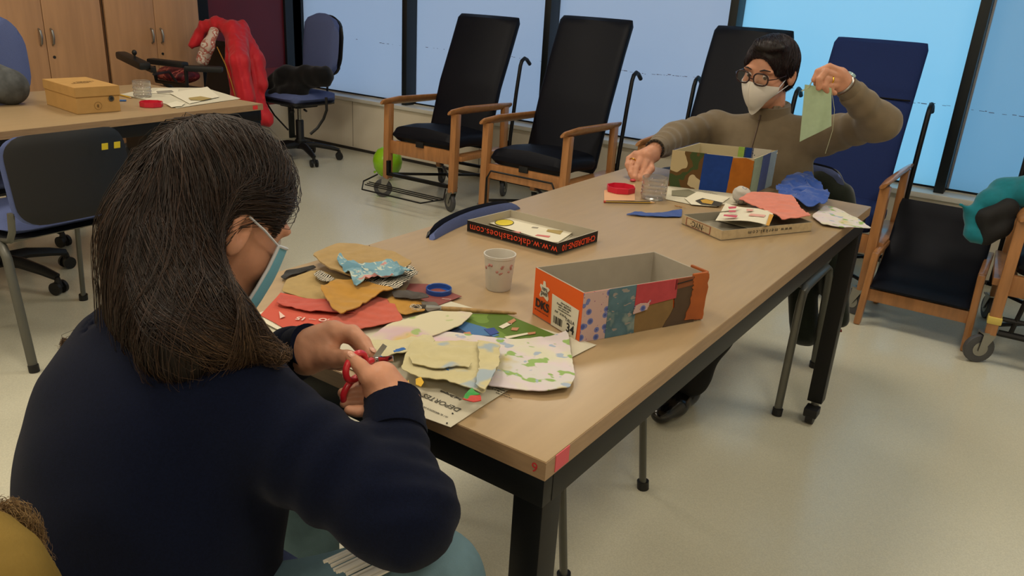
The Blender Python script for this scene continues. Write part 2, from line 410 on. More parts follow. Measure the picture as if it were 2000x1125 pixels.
for i in range(6):
    x0, x1 = posts[i]+.05, posts[i+1]
    w = tag(thing('window_%d' % (i+1), None, None, ((x0+x1)/2, 4.83, .43)), kind='structure')
    MB().box((x0, 4.826, .436), (x1, 4.832, 2.56)).build('pane', P_CYA if i == 3 else P_BLU if i > 3 else P_LAV, w, True, False)
    MB().box((x0, 4.80, .428), (x1, 4.826, .436)).build('bottom_rail', SILL, w, True, False)
    MB().box((x0, 4.795, .436), (x1, 4.80, .446)).build('gasket', BLK, w, True, False)
    mk = MB(); rr = random.Random(i); x = x0+.02
    lim = {0: .1, 1: .35, 2: 1, 3: .8, 4: 1, 5: 1}[i]
    while x < x1-.02:
        L = rr.uniform(.006, .03)
        if rr.random() < .75*lim+.1: zz = .865+.006*math.sin(x*9)+rr.uniform(-.003, .003); mk.box((x, 4.8252, zz), (min(x+L, x1), 4.8258, zz+rr.uniform(.0015, .004)))
        x += L+rr.uniform(0, .012)
    mk.build('film_smudge', SMUDGE, w, True, False)['kind'] = 'stuff'
# left wall: red panel between dark posts, built-in cupboards
struct(MB().box((-5.9, 3.8, 0), (XL, YG+.1, .30)).box((-5.9, 3.8, .30), (XL-.03, YG+.1, HT)).build('wall_left_return', WALLM, smooth=False)).name = 'wall_left.001'
pl = tag(thing('window_7', None, None, (XL, 4.25, .3)), kind='structure')
MB().box((XL-.02, 3.89, .60), (XL-.005, 4.63, HT)).build('panel', REDW, pl, True, False)
MB().box((XL-.02, 3.89, .30), (XL+.0, 4.63, .60)).build('lower_panel', mat('lower red panel', '#7a1f1f', .5), pl, True, False)
MB().box((XL-.02, 3.79, 0), (XL+.03, 3.89, HT), .003).build('post', BLK, pl, True, False)
MB().box((XL-.02, 4.63, .0), (XL+.02, 4.80, HT), .003).build('post', POST, pl, True, False)
CX = -5.4
for k, (y0, y1) in enumerate(((1.45, 2.26), (2.27, 3.045), (3.065, 3.79))):
    cb = thing('built_in_cabinet', ['beige veneer cabinet farthest left, cut by the frame edge', 'tall beige veneer cabinet whose lock is above the kraft shoebox', 'tall beige veneer cabinet behind the wheelchair joystick'][k], 'cabinet', ((CX-.2), (y0+y1)/2, 0), 0, 'veneer cabinets along the left wall')
    MB().box((-5.84, y0, 0), (CX-.022, y1, 2.35)).build('body', CAB, cb, True, False)
    MB().box((CX-.021, y0, 0.0), (CX-.019, y1, 2.35)).build('recess', GAP, cb, True, False)
    ym = (y0+y1)/2 if k != 1 else 2.66
    for s, (a, b) in enumerate(((y0+.004, ym-.002), (ym+.002, y1-.004))):
        d = MB().box((CX-.019, a, .08), (CX, b, 2.34), .0015).build('door', CAB, cb, True)
        hy = b-.035 if s == 0 else a+.035
        MB().tube([(CX, hy, .82), (CX+.018, hy, .83), (CX+.028, hy, .87), (CX+.018, hy, .91), (CX, hy, .92)], [.006, .007, .008, .007, .006], 8).build('handle', STEEL, d, True)
        if s: MB().cyl((CX-.002, hy, .745), (CX+.004, hy, .745), .009).build('lock', INK, d, True)
    MB().box((CX-.03, y0, 0), (CX-.012, y1, .075)).build('plinth', GAP, cb, True, False)
# ceiling lights (off frame, light the room)
for k, (lx, ly) in enumerate(LIGHT_POS):
    cl = thing('ceiling_light', 'square recessed ceiling light panel ' + ['over the left table', 'over the near end of the left table', 'over the far end of the long table', 'over the near end of the long table', 'over the floor by the right armchairs', 'over the open floor right of the long table', 'behind the camera, middle', 'behind the camera, right', 'behind the camera, left'][k], 'ceiling light', (lx, ly, 2.66), 0, 'ceiling light panels')
    MB().box((lx-.31, ly-.31, 2.665), (lx+.31, ly+.31, 2.699)).build('frame', SILL, cl, True, False)
    MB().box((lx-.29, ly-.29, 2.660), (lx+.29, ly+.29, 2.664)).build('diffuser', mat('lit diffuser', '#fff4dc', .8, emis='#ffe6c0', estr=2.0), cl, True, False)

# ------------------------------------------------------------------ tables
TY = -.0191
def table(name, label, N, L, Wd, rz, tapes, near_caster=True):
    """N = near right corner (x,y) ; runs L along +Y, Wd along -X"""
    t = thing(name, label, 'table', (N[0], N[1], 0), rz)
    MB().box((-Wd, 0, .721), (0, L, .75), .0015).build('table_top', LAM, t)
    MB().box((-Wd-.0008, -.0008, .7215), (.0008, L+.0008, .7485)).build('edge_band', LAME, t, smooth=False)
    fr = MB()
    for a, b in (((-Wd+.02, .03), (-.02, .03)), ((-Wd+.02, L-.03), (-.02, L-.03))): fr.box((a[0]-.015, a[1]-.022, .672), (b[0]+.015, b[1]+.022, .721), .001)
    for x in (-Wd+.026, -.026): fr.box((x-.022, .03, .672), (x+.022, L-.03, .721), .001)
    fr.build('frame', BLK, t)
    for x in (-Wd+.03, -.03):
        for y in (.035, L-.035):
            l = MB().box((x-.024, y-.024, .075), (x+.024, y+.024, .672), .002).build('leg', BLK, t)
            MB().cyl((x, y, .055), (x, y, .08), .014).build('stem', STEEL, l)
            MB().cyl((x-.012, y-.03, .026), (x+.012, y-.03, .026), .026).box((x-.022, y-.055, .03), (x+.022, y-.005, .06), .004).build('caster', BLKP, l)
            MB().tube([(x, y+.026, .62), (x, y+.03, .62)], .007, 10).build('bolt', CHROME, l)
    return t
T1 = table('work_table', 'long beech laminate table in the foreground with black steel frame and craft materials', (-.4238, .7528), 1.8456, .80, TY, 0)
TAPE = mat('red sticker', '#c8505a', .6)
MB().box((.0006, .022, .724), (.0018, .056, .7492)).build('sticker', TAPE, T1, smooth=False)
lettering('9', .02, basis(T1) @ Vector((-.016, -.0012, .735)), (1, TY, 0), (0, 0, 1), mat('red ink', '#b02028', .7), T1)
T2 = table('work_table', 'beech laminate table at the left holding the closed kraft shoebox', (-2.985, .60), 1.86, .88, .045, 0)
p = basis(T2) @ Vector((-.0, 1.86, 0))
MB().box((-.0005+.0005, 1.80, .727), (.0018, 1.828, .745)).build('sticker', mat('bright red sticker', '#d0282c', .6), T2, smooth=False)

# ------------------------------------------------------------------ reclining armchairs by the window
def curved_pad(pts, w, t, n=14, round_=.03, crease=None, puff=.012):
    """cushion following a YZ path, width w along X, thickness t, soft edges"""
    pts = [Vector((0, a, b)) for a, b in pts]; dense = []
    for i in range(len(pts)-1):
        k = max(2, int((pts[i+1]-pts[i]).length/.03))
        for j in range(k): dense.append(pts[i].lerp(pts[i+1], j/k))
    dense.append(pts[-1]); N = len(dense); b = bmesh.new(); rings = []; m = 24; acc = [0]
    for i in range(1, N): acc.append(acc[-1]+(dense[i]-dense[i-1]).length)
    for i, p in enumerate(dense):
        tg = (dense[min(i+1, N-1)]-dense[max(i-1, 0)]).normalized(); nn = Vector((1, 0, 0)).cross(tg).normalized()
        e = min(acc[i], acc[-1]-acc[i]); s = math.sqrt(max(0, 1-(1-min(1, e/round_))**2)) if e < round_ else 1
        s = max(s, .25); tt = t*s; ww = w-(1-s)*round_*.8
        if crease and abs(acc[i]-crease) < .04: tt *= .35+.65*(abs(acc[i]-crease)/.04)**.5
        ring = []
        for k in range(m):
            a = 2*math.pi*k/m; ca, sa = math.cos(a), math.sin(a); q = .22
            x = math.copysign(abs(ca)**q, ca)*ww/2; y = math.copysign(abs(sa)**.6, sa)*(tt/2)
            y += (puff*(1-(2*x/w)**2) if sa > 0 else 0)*s
            ring.append(b.verts.new(p+Vector((x, 0, 0))+nn*y))
        rings.append(ring)
    for A, B in zip(rings, rings[1:]):
        for k in range(m): b.faces.new((A[k], A[(k+1) % m], B[(k+1) % m], B[k]))
    b.faces.new(rings[0][::-1]); b.faces.new(rings[-1]); return b
def caster(x, y, parent, r=.055, rot=0, brake=True, size=1):
    c = thing('caster', None, None); c.parent = parent; c.location = (x, y, 0); c.rotation_euler = (0, 0, rot)
    del_ = [k for k in c.keys()]
    for k in del_: del c[k]
    MB().lathe([(0, -.011), (r*.55, -.012), (r*.7, -.013), (r*.97, -.011), (r, -.005), (r, .005), (r*.97, .011), (r*.7, .013), (r*.55, .012), (0, .011)], (0, .03, r), 28, Matrix.Rotation(math.pi/2, 4, 'Y')).build('wheel', RUB, c)
    MB().lathe([(0, -.016), (r*.5, -.014), (r*.55, .0), (r*.5, .014), (0, .016)], (0, .03, r), 20, Matrix.Rotation(math.pi/2, 4, 'Y')).build('hub', STEEL, c)
    f = MB()
    for s in (-1, 1): f.prism([(s*.018, -.02, r*2+.01), (s*.018, .035, r*2+.01), (s*.018, .04, r-.008), (s*.018, .022, r-.008)], (s*.003, 0, 0))
    f.box((-.021, -.025, r*2+.006), (.021, .038, r*2+.014), .002).cyl((0, 0, r*2+.01), (0, 0, r*2+.035), .012)
    if brake: f.box((-.014, .04, r*2-.01), (.014, .085, r*2), .003)
    f.build('fork', STEEL, c); return c
def recliner(label, loc, rz, pad, crease=None, rack=True, loop=False, backtop=1.17, width=.485):
    t = thing('reclining_armchair', label, 'armchair', loc, rz, 'reclining armchairs lined up before the window')
    X = .265
    for s in (-1, 1):
        MB().bar((s*X, -.29, .125), (s*X, -.275, .605), .042, .05, .006).build('leg', WOOD, t)
        MB().bar((s*X, .26, .125), (s*X, .25, .605), .036, .05, .006).build('leg', WOOD, t)
        MB().tube([(s*X, -.345, .617), (s*X, -.33, .619), (s*X, -.2, .621), (s*X, .15, .612), (s*X, .30, .608), (s*X, .315, .607)], [.018, .026, .036, .034, .028, .018], 16, sq=.42).build('armrest', WOOD, t)
        MB().bar((s*X, -.265, .335), (s*X, .25, .325), .03, .085, .004, up=(1, 0, 0)).rot(Matrix.Identity(4)).build('side_rail', WOOD, t)
        # push handle
        hx = s*(X+.022)
        MB().tube([(hx, .29, .16), (hx, .30, .40), (hx, .345, .70), (hx, .375, .86), (hx, .39, .89), (hx, .42, .905), (hx, .45, .895), (hx, .49, .865)], .0125, 10).build('push_handle', BLK, t)
        MB().cyl((hx-s*.01, .30, .36), (hx-s*.035, .30, .36), .02).build('knob', BLKP, t)
        caster(s*X, -.29, t, r=.06, rot=(2.1 if s < 0 else 1.1), brake=False); caster(s*X, .27, t, rot=.3)
    MB().bar((-X+.02, -.272, .335), (X-.02, -.272, .335), .085, .028, .004, up=(0, 1, 0)).build('front_rail', WOOD, t)
    MB().box((-.03, -.295, .365), (.03, -.285, .40), .003).build('latch', BLKP, t)
    MB()._add(curved_pad([(-.275, .415), (-.1, .42), (.12, .40)], .49, .092, puff=.020)).build('seat', pad, t)
    MB()._add(curved_pad([(.10, .34), (.135, .45), (.22, .72), (.335, backtop-.20), (.415, backtop-.02)], width, .062, crease=crease, puff=.016, round_=.035)).build('backrest', pad, t)
    if crease: MB().tube([(-width/2+.01, .268, .925), (0, .262, .925), (width/2-.01, .268, .925)], .004, 6).build('crease_shade', BLK, t)  # dark line added as the shade in the headrest crease
    fr = MB()
    for s in (-1, 1): fr.tube([(s*.2, .13, .3), (s*.2, .19, .5), (s*.2, .31, .85)], .01, 8)
    fr.tube([(-X-.04, .29, .17), (X+.04, .29, .17)], .012, 8).tube([(-X, -.25, .15), (0, .0, .15), (X, .27, .15)], .009, 8).tube([(X, -.25, .15), (0, .0, .15), (-X, .27, .15)], .009, 8)
    fr.build('under_frame', BLK, t)
    if rack:
        rk = MB(); y0 = -.33
        rk.tube([(-X-.02, y0-.03, .16), (-X-.08, y0-.1, .115), (-X+.02, y0-.22, .10), (X-.04, y0-.22, .10), (X+.04, y0-.1, .115), (X, y0-.03, .16)], .005, 6)
        for k in range(3): rk.tube([(-X-.05+.015*k, y0-.08-.035*k, .112), (X+.02-.01*k, y0-.08-.035*k, .112)], .004, 6)
        rk.box((-X+.02, y0+.005, .155), (X-.02, y0+.03, .175)).box((-X+.02, y0+.005, .155), (-X+.04, y0+.03, .25))
        rk.build('footrest_rack', BLK, t)
    if loop: MB().tube([(-X+.03, -.31, .10), (-X+.035, -.315, .30), (-X+.06, -.315, .345), (X-.06, -.315, .345), (X-.035, -.315, .30), (X-.03, -.31, .10)], .006, 6).build('folded_footrest', BLK, t)
    return t
recliner('black vinyl reclining armchair with green balloon behind its front leg', (-3.20, 4.03, 0), .02, LEATH, rack=True, backtop=1.17)
recliner('black vinyl reclining armchair second from the left, between the balloon chair and the seated woman', (-2.35, 3.93, 0), 0, LEATH, rack=False, loop=True, backtop=1.21)
recliner('black vinyl reclining armchair directly behind the woman with the white mask', (-1.44, 4.05, 0), 0, LEATH, rack=False, backtop=1.215, width=.44)
recliner('navy blue fabric reclining armchair with a padded headrest seam', (-.78, 4.00, 0), 0, BLUF, crease=.61, rack=False, backtop=1.205, width=.44)
r5 = recliner('black reclining armchair at the right edge with a teal jacket over its arm', (.265, 3.83, 0), .05, LEATH, rack=False, backtop=1.2)
MB().box((-.29, -.322, .175), (-.238, -.262, .205), .006).rot(Matrix.Rotation(0, 4, 'Z')).build('tape_band', mat('yellow tape', '#c9b35a', .6), r5)
MB().tube([(-.24, -.30, .14), (.24, -.30, .14)], .014, 8).tube([(-.24, -.30, .20), (.24, -.30, .20)], .010, 8).tube([(-.2, -.3, .14), (-.17, -.3, .38)], .009, 8).build('footrest_frame', BLK, r5)
# low padded leg-rest stool between the blue and the last armchair
st = thing('leg_rest_stool', 'low wooden footstool with one curved black padded panel, right of the blue armchair', 'footstool', (-.275, 3.78, 0), 0)
for s in (-1, 1):
    MB().bar((s*.215, -.18, 0), (s*.205, -.16, .335), .03, .036, .01).build('leg', WOOD, st)
    MB().bar((s*.20, .17, 0), (s*.20, .20, .30), .028, .032, .008).build('leg', WOOD, st)
    MB().bar((s*.205, -.16, .325), (s*.205, .24, .325), .03, .026, .008).build('armrest', WOOD, st)
MB().bar((-.20, -.165, .145), (.20, -.165, .145), .055, .022, .003, up=(0, 1, 0)).build('front_rail', WOOD, st)
MB()._add(curved_pad([(-.19, .185), (-.08, .20), (.03, .26), (.12, .36), (.17, .46), (.185, .52)], .40, .03, puff=.006, round_=.02)).build('padded_panel', LEATH, st)

# green balloon
c = at_y(757, 326, 4.12); bl = thing('balloon', 'bright lime green balloon on the floor by the window wall', 'balloon', (c[0], c[1], 0))
MB().lathe([(0, .235), (.03, .232), (.07, .21), (.098, .165), (.104, .125), (.096, .08), (.072, .04), (.04, .014), (.012, .003), (0, .001)], (c[0], c[1], 0), 36).build('skin', mat('lime rubber', '#8fc81c', .25, spec=.6, sss=.2), bl, True)
MB().lathe([(.004, .0), (.011, -.012)], (c[0]-.05, c[1]-.085, .06), 10, Matrix.Rotation(.8, 4, 'X')).build('knot', MATS['lime rubber'], bl, True)

# ------------------------------------------------------------------ office chairs
def star_base(t, r=.29, a0=0):
    for k in range(5):
        a = a0+k*2*math.pi/5; x, y = math.cos(a), math.sin(a)
        arm = MB().tube([(x*.02, y*.02, .115), (x*.12, y*.12, .115), (x*.22, y*.22, .095), (x*r, y*r, .075)], [.03, .026, .022, .017], 8, sq=.75).build('base_arm', BLKP, t)
        p = Vector((x*r, y*r, 0)); d = Vector((-y, x, 0))
        MB().cyl(p+d*.012+Vector((0, 0, .028)), p+d*.026+Vector((0, 0, .028)), .028).cyl(p-d*.012+Vector((0, 0, .028)), p-d*.026+Vector((0, 0, .028)), .028).tube([p+Vector((0, 0, .03)), p+Vector((0, 0, .075))], [.02, .01], 8).build('caster', BLKP, arm)
    MB().lathe([(0, .09), (.04, .09), (.042, .15), (.03, .165), (.03, .30), (.026, .305), (0, .305)]).build('column_cover', BLKP, t)
    MB().cyl((0, 0, .30), (0, 0, .42), .015).build('gas_lift', STEEL, t)
def office_chair(label, loc, rz, back=True, a0=.3):
    t = thing('office_chair', label, 'office chair', loc, rz)
    star_base(t, a0=a0)
    MB().box((-.1, -.1, .405), (.1, .1, .44), .01).tube([(.0, .08, .42), (.0, .23, .425), (0, .28, .46), (0, .285, .62)], .016, 8, sq=.5).build('mechanism', BLKP, t)
    MB()._add(rounded_pad(.46, .45, .04, .14)).rot(Matrix.Translation((0, 0, .43))).build('seat_shell', BLKP, t)
    MB()._add(rounded_pad(.47, .46, .065, .15, bulge=.01)).rot(Matrix.Translation((0, 0, .455))).build('seat', OFFB, t)
    MB().cyl((.12, -.05, .40), (.18, -.08, .40), .008).cyl((.06, -.12, .38), (.06, -.12, .42), .012).lathe([(0, -.01), (.022, -.008), (.022, .008), (0, .01)], (.06, -.12, .385), 12).build('lever', BLKP, t)
    if back:
        M = Matrix.Translation((0, .255, .84)) @ Matrix.Rotation(math.radians(84), 4, 'X')
        MB()._add(rounded_pad(.39, .46, .03, .17)).rot(M @ Matrix.Translation((0, 0, -.035))).build('back_shell', BLKP, t)
        MB()._add(rounded_pad(.40, .47, .055, .18, bulge=.01)).rot(M).build('backrest', OFFB, t)
    return t
OC = office_chair('blue office chair in the corner by the window holding a black coat', (-4.70, 4.10, 0), math.radians(-2), a0=.9)

# ------------------------------------------------------------------ stacking chairs
def stack_chair(label, loc, rz, stickers=False, w=.44, backh=(.50, .80), tilt=.06, cloth=True):
    """faces -Y locally; origin on the floor under the seat centre"""
    t = thing('stacking_chair', label, 'chair', loc, rz)
    for s in (-1, 1):
        x = s*(w/2+.015)
        MB().tube([(x, -.245, 0), (x*.98, -.20, .40), (x*.98, -.185, .435), (x*.98, -.15, .447), (x*.98, .12, .447), (x*.98, .16, .43), (x*.985, .18, .395), (x, .235, 0)], .015, 12, sq=.62).build('leg_frame', GREYT, t)
        MB().tube([(x*.93, .10, .44), (x*.93, .19, .455), (x*.93, .215, .49), (x*.93, .212+tilt*.3, backh[0]+.05)], .011, 8, sq=.7).build('back_support', GREYT, t)
        MB().cyl((x, -.246, 0), (x, -.243, .025), .017).build('foot_cap', BLKP, t); MB().cyl((x, .236, 0), (x, .233, .025), .017).build('foot_cap', BLKP, t)
    MB().cyl((-w/2, -.12, .435), (w/2, -.12, .435), .009).build('cross_bar', GREYT, t); MB().cyl((-w/2, .12, .435), (w/2, .12, .435), .009).build('cross_bar', GREYT, t)
    MB()._add(rounded_pad(w, .43, .015, .08)).rot(Matrix.Translation((0, -.02, .445))).build('seat_pan', BLKP, t)
    MB()._add(rounded_pad(w-.01, .42, .04, .09, bulge=.008)).rot(Matrix.Translation((0, -.02, .458))).build('seat', OFFB, t)
    hb = backh[1]-backh[0]; M = Matrix.Translation((0, .225+tilt*.5, (backh[0]+backh[1])/2)) @ Matrix.Rotation(math.atan2(tilt, hb)+0*math.pi, 4, 'X') @ Matrix.Rotation(math.pi/2, 4, 'X')
    def bowed(bm, amp):
        for v in bm.verts: v.co.z += amp*((v.co.x/(w/2))**2)
        return bm
    MB()._add(bowed(rounded_pad(w-.02, hb-.006, .012, .07, seg=16), .035)).rot(M @ Matrix.Translation((0, 0, -.021))).build('back_shell', BLKP, t)
    MB()._add(bowed(rounded_pad(w-.004, hb-.008, .026, .07, seg=16, bulge=.004), .035)).rot(M @ Matrix.Translation((0, 0, -.012))).build('backrest', OFFB, t)
    if stickers:
        for xx in stickers:
            MB().box((xx-.011, -.0, 0), (xx+.011, .0012, .022)).rot(Matrix.Translation((0, .225+tilt*.87+.038, backh[1]-.065)) @ Matrix.Rotation(-math.atan2(tilt, hb)*1, 4, 'X')).build('yellow_sticker', mat('yellow sticker', '#c8b21e', .6), t, smooth=False)
    return t
stack_chair('black shelled stacking chair with two yellow stickers, tucked under the left table', (-2.90, 1.33, 0), math.radians(-88), stickers=(-.122, -.078), w=.43, backh=(.505, .80), tilt=.05)
stack_chair('stacking chair whose blue backrest peeks over the left edge of the long table', (-.94, 1.58, 0), math.radians(92), w=.44, backh=(.52, .785))
stack_chair('blue stacking chair with grey tube legs under the woman with glasses', (-.765, 2.76, 0), 0, w=.45, backh=(.5, .79))
stack_chair('stacking chair under the woman in the navy sweater, mostly hidden', (-.79, .42, 0), math.pi, w=.42, backh=(.5, .70), tilt=.05)
OC2 = office_chair('office chair with black star base pushed under the left table', (-3.56, 1.42, 0), math.radians(90), back=False, a0=.05)
OC3 = office_chair('blue office chair at the far left behind the person in grey', (-4.16, 1.78, 0), math.radians(75), a0=.2)

# ------------------------------------------------------------------ people
def frame(F, U):
    F = v3(F)/np.linalg.norm(F); U = v3(U); U = U-F*(U @ F); U /= np.linalg.norm(U); S = np.cross(F, U); return np.stack([S, F, U], 1)  # columns: side(right), forward, up
def head_sdf(P, Hc, A, sc=1.0):
    Q = ((P-Hc) @ A)/sc; s, f, u = Q.T; sa = np.abs(s); Qa = np.stack([sa, f, u], 1)
    d = sell(Q, (0, -.012, .03), (.074, .094, .086))
    d = smin(d, sell(Q, (0, .028, -.02), (.062, .064, .085)), .03)
    d = smin(d, sell(Q, (0, .045, -.078), (.040, .042, .032)), .035)          # jaw / chin
    d = smin(d, sell(Qa, (.042, .052, -.028), (.024, .024, .022)), .02)       # cheek
    d = smin(d, sell(Qa, (.028, .077, .026), (.028, .011, .009)), .014)       # brow
    d = smax(d, -sell(Qa, (.031, .096, .008), (.019, .018, .012)), .012)      # eye socket
    d = smin(d, rcone(Q, (0, .084, .012), (0, .108, -.026), .007, .011), .012) # nose
    d = smin(d, sell(Qa, (.011, .097, -.029), (.009, .010, .007)), .006)
    d = smin(d, sell(Q, (0, .088, -.055), (.022, .010, .005)), .006); d = smin(d, sell(Q, (0, .086, -.065), (.019, .010, .006)), .006)
    # ear
    B = np.stack([Qa[:, 0]-.079+.30*(f+.010), f+.010, u+.004], 1)
    e = sell(B, (.002, -.002, 0), (.0065, .0195, .033)); e = smin(e, sell(B, (-.008, -.004, 0), (.010, .012, .024)), .006); e = smax(e, -sell(B, (.0075, .002, .005), (.0065, .0115, .0185)), .002); e = smin(e, sell(B, (.001, .010, .0), (.004, .004, .007)), .003)
    return smin(d, e, .006)*sc
def body_obj(name, f, lo, hi, h, m, parent): return sdf_obj(name, f, lo, hi, h, m, parent)

def fingers(P, chains, k=.004):
    d = None
    for ch in chains:
        for (a, ra), (b, rb) in zip(ch, ch[1:]):
            e = rcone(P, a, b, ra, rb); d = e if d is None else smin(d, e, k if ch is not None else k)
    return d
def hand_sdf(P, wrist, palm_pts, chains, kp=.012, kf=.0035):
    """palm as smooth union of cones wrist->knuckles; each finger its own chain"""
    d = None
    for (a, ra), (b, rb) in palm_pts:
        e = rcone(P, a, b, ra, rb); d = e if d is None else smin(d, e, kp)
    fs = None
    for ch in chains:
        g = None
        for (a, ra), (b, rb) in zip(ch, ch[1:]):
            e = rcone(P, a, b, ra, rb); g = e if g is None else smin(g, e, .003)
        fs = g if fs is None else np.minimum(fs, g)
    return smin(d, fs, .005)
def nails(chains, m, parent, outw):
    for ch, o in zip(chains, outw):
        (a, ra), (b, rb) = ch[-2], ch[-1]; a, b = v3(a), v3(b); t = (b-a)/np.linalg.norm(b-a); n = v3(o); n = n-t*(n @ t); n /= np.linalg.norm(n)
        R = Matrix((Vector(np.cross(t, n)), Vector(t), Vector(n))).transposed().to_4x4(); c = b+n*rb*.80+t*rb*.25
        MB().ell(c, (rb*.62, rb*.85, rb*.28), R, 2).build('nail', m, parent, True)
NAIL = mat('nail', '#cf9c86', .3)

# ---- woman A, foreground
NAVY = mat('navy knit', '#0a1023', .95, spec=.08, noise=.25, nscale=400, bump=.3, bscale=1200, sheen=.04)
JEAN = mat('washed jeans', '#5b7580', .85, spec=.2, noise=.25, nscale=14, bump=.3, bscale=900)
HAIRA = mat('dark brown hair base', '#120b08', .6, spec=.3)
A_ = thing('person', 'woman seen from behind with long dark brown hair, navy sweater and blue mask, cutting cloth', 'person', (-.86, .42, 0))
Hc = at_d(414, 432, 1.0); FA = np.array([.10, .97, -.62]); HA = frame(FA, (0, .3, 1))
def HL(p, Hc_=None, A=None, sc=1.0): return (Hc if Hc_ is None else Hc_)+(HA if A is None else A) @ v3(p)*sc
neck0 = HL((0, -.035, -.04)); neck1 = Hc+np.array([-.015, -.11, -.17])
shR = np.array([-.70, .50, .84]); shL = np.array([-.985, .53, .80])
elR = at_d(782, 1008, .86); wrR = at_d(768, 795, .965)
elL = np.array([-1.06, .66, .66]); wrL = at_d(598, 683, 1.10)
ch_ = (shR+shL)/2; pel = np.array([-.79, .38, .53]); mid = np.array([-.80, .44, .69])
def cuff(P, fo, e, w, r):
    ax = (w-e)/np.linalg.norm(w-e); q = (P-w) @ ax; return smax(fo, q+.014, .008)
def sweaterA(P):
    d = rcone(P, shR+[-.035, 0, .0], shL+[.035, 0, .0], .075, .075)
    M = np.eye(3)
    d = smin(d, sell(P, np.array([-.835, .485, .76]), (.175, .125, .17)), .05)
    d = smin(d, sell(P, mid, (.180, .14, .20)), .05)
    d = smin(d, sell(P, pel+[0, .02, .03], (.185, .15, .15)), .05)
    d = smin(d, rcone(P, neck1+[0, -.01, -.03], neck1+[0, .01, .02], .085, .058), .05)
    up = rcone(P, shR, elR, .066, .056); t = rcone_t(P, shR, elR)
    fo = rcone(P, elR, wrR, .056, .0305); t2 = rcone_t(P, elR, wrR)
    up = up+.0035*np.sin(t*26+4*wob(P, 9, 3))*np.clip(t*1.5, 0, 1)
    fo = fo+.0035*np.sin(t2*30+3*wob(P, 10, 4))*np.clip(1.15-t2, 0, 1)+np.where(t2 > .86, .0015, 0)
    fo = cuff(P, fo, elR, wrR, .031)
    d = smin(d, smin(up, fo, .028), .04)
    foL = cuff(P, rcone(P, elL, wrL, .056, .031)+.003*np.sin(rcone_t(P, elL, wrL)*26), elL, wrL, .031)
    d = smin(d, smin(rcone(P, shL, elL, .07, .06), foL, .03), .04)
    dn = neck1+[0.004, .018, .045]; d = smax(d, -sell(P, dn, (.062, .066, .035)), .006)
    return d+.006*wob(P*[1, 1, .6], 16, 1)+.003*wob(P, 34, 2)
def cuff_part(e, w, r0, r1, m, parent, L=.045, ext=.012):
    ax = (w-e)/np.linalg.norm(w-e); n = 9; P = [w-ax*L+ax*(L+ext)*k/n for k in range(n+1)]; R_ = [r0+(r1-r0)*k/n+(.0012 if k % 2 else 0) for k in range(n+1)]
    MB().tube(P+[w+ax*(ext-.002)], R_+[r1*.86], 32).build('cuff', m, parent, True)
cuff_part(elR, wrR, .0385, .0345, NAVY, A_); cuff_part(elL, wrL, .037, .034, NAVY, A_)
pts = [shR, shL, elR, wrR, elL, wrL, pel]; lo, hi = bounds(pts, .2); lo[2] = .40; hi[2] = 1.03
sdf_obj('sweater', sweaterA, lo, hi, .0075, NAVY, A_)
hipR, hipL = pel+[.09, .04, -.02], pel+[-.09, .04, -.02]
knR = at_d(838, 1142, .96)
knL = np.array([-.93, .78, .565]); ftR, ftL = np.array([-.50, .66, .07]), np.array([-.95, .82, .07])
def jeansA(P):
    d = smin(rcone(P, hipR, hipL, .115, .115), rcone(P, hipR, knR, .10, .068), .04); d = smin(d, rcone(P, hipL, knL, .10, .068), .04)
    d = smin(d, rcone(P, knR, ftR, .066, .05), .02); d = smin(d, rcone(P, knL, ftL, .066, .05), .02)
    return d+.003*wob(P, 22, 8)
lo, hi = bounds([hipR, hipL, knR, knL, ftR, ftL], .14); lo[2] = .06
JA = sdf_obj('jeans', jeansA, lo, hi, .011, JEAN, A_)
for s, f in ((1, ftR), (-1, ftL)):
    MB().tube([f+[0, -.09, -.035], f+[0, -.03, -.02], f+[0, .08, -.03], f+[0, .16, -.045]], [.03, .042, .04, .022], 14, sq=.8).build('shoe', mat('dark shoe leather', '#17151a', .4), A_, True)
# ripped patch with white threads on the thigh
rp = MB(); c0 = at_d(690, 1112, .885)
for k in range(16):
    a = c0+np.array([-.035+.004*k, -.012, .004*math.sin(k)]); rp.tube([a, a+[.012, .03, .004], a+[.02, .06, -.004]], .0022, 5)
rp.build('frayed_white_threads', mat('white thread', '#cfccc4', .9), A_, True)

# right hand with scissors (px measured on the photograph, depth in metres)
def J(px, py, d, r): return (at_d(px, py, d), r)
hR_palm = [(J(776, 794, .965, .027), J(748, 737, .966, .020)), (J(774, 790, .965, .025), J(737, 749, .970, .018)), (J(778, 800, .965, .025), J(746, 768, .968, .018))]
hR = [[J(746, 744, .960, .017), J(720, 736, .955, .0118), J(704, 716, .955, .0092), J(686, 699, .955, .0072)],
      [J(738, 762, .985, .0095), J(712, 764, .985, .0088), J(690, 766, .985, .0084), J(671, 768, .980, .0074)],
      [J(744, 782, .978, .0085), J(717, 785, .980, .0076), J(692, 786, .980, .0070), J(673, 788, .978, .0062)],
      [J(750, 800, .962, .0090), J(722, 803, .960, .0076), J(698, 803, .955, .0072), J(682, 802, .953, .0064)],
      [J(742, 742, .985, .010), J(722, 742, 1.0, .0095), J(706, 750, 1.0, .008), J(696, 757, .995, .0075)]]
hL_palm = [(J(600, 686, 1.10, .026), J(653, 650, 1.09, .0175)), (J(600, 690, 1.10, .024), J(628, 672, 1.095, .021)), (J(603, 698, 1.09, .024), J(640, 695, 1.08, .017)), (J(600, 680, 1.11, .024), J(645, 648, 1.11, .016))]
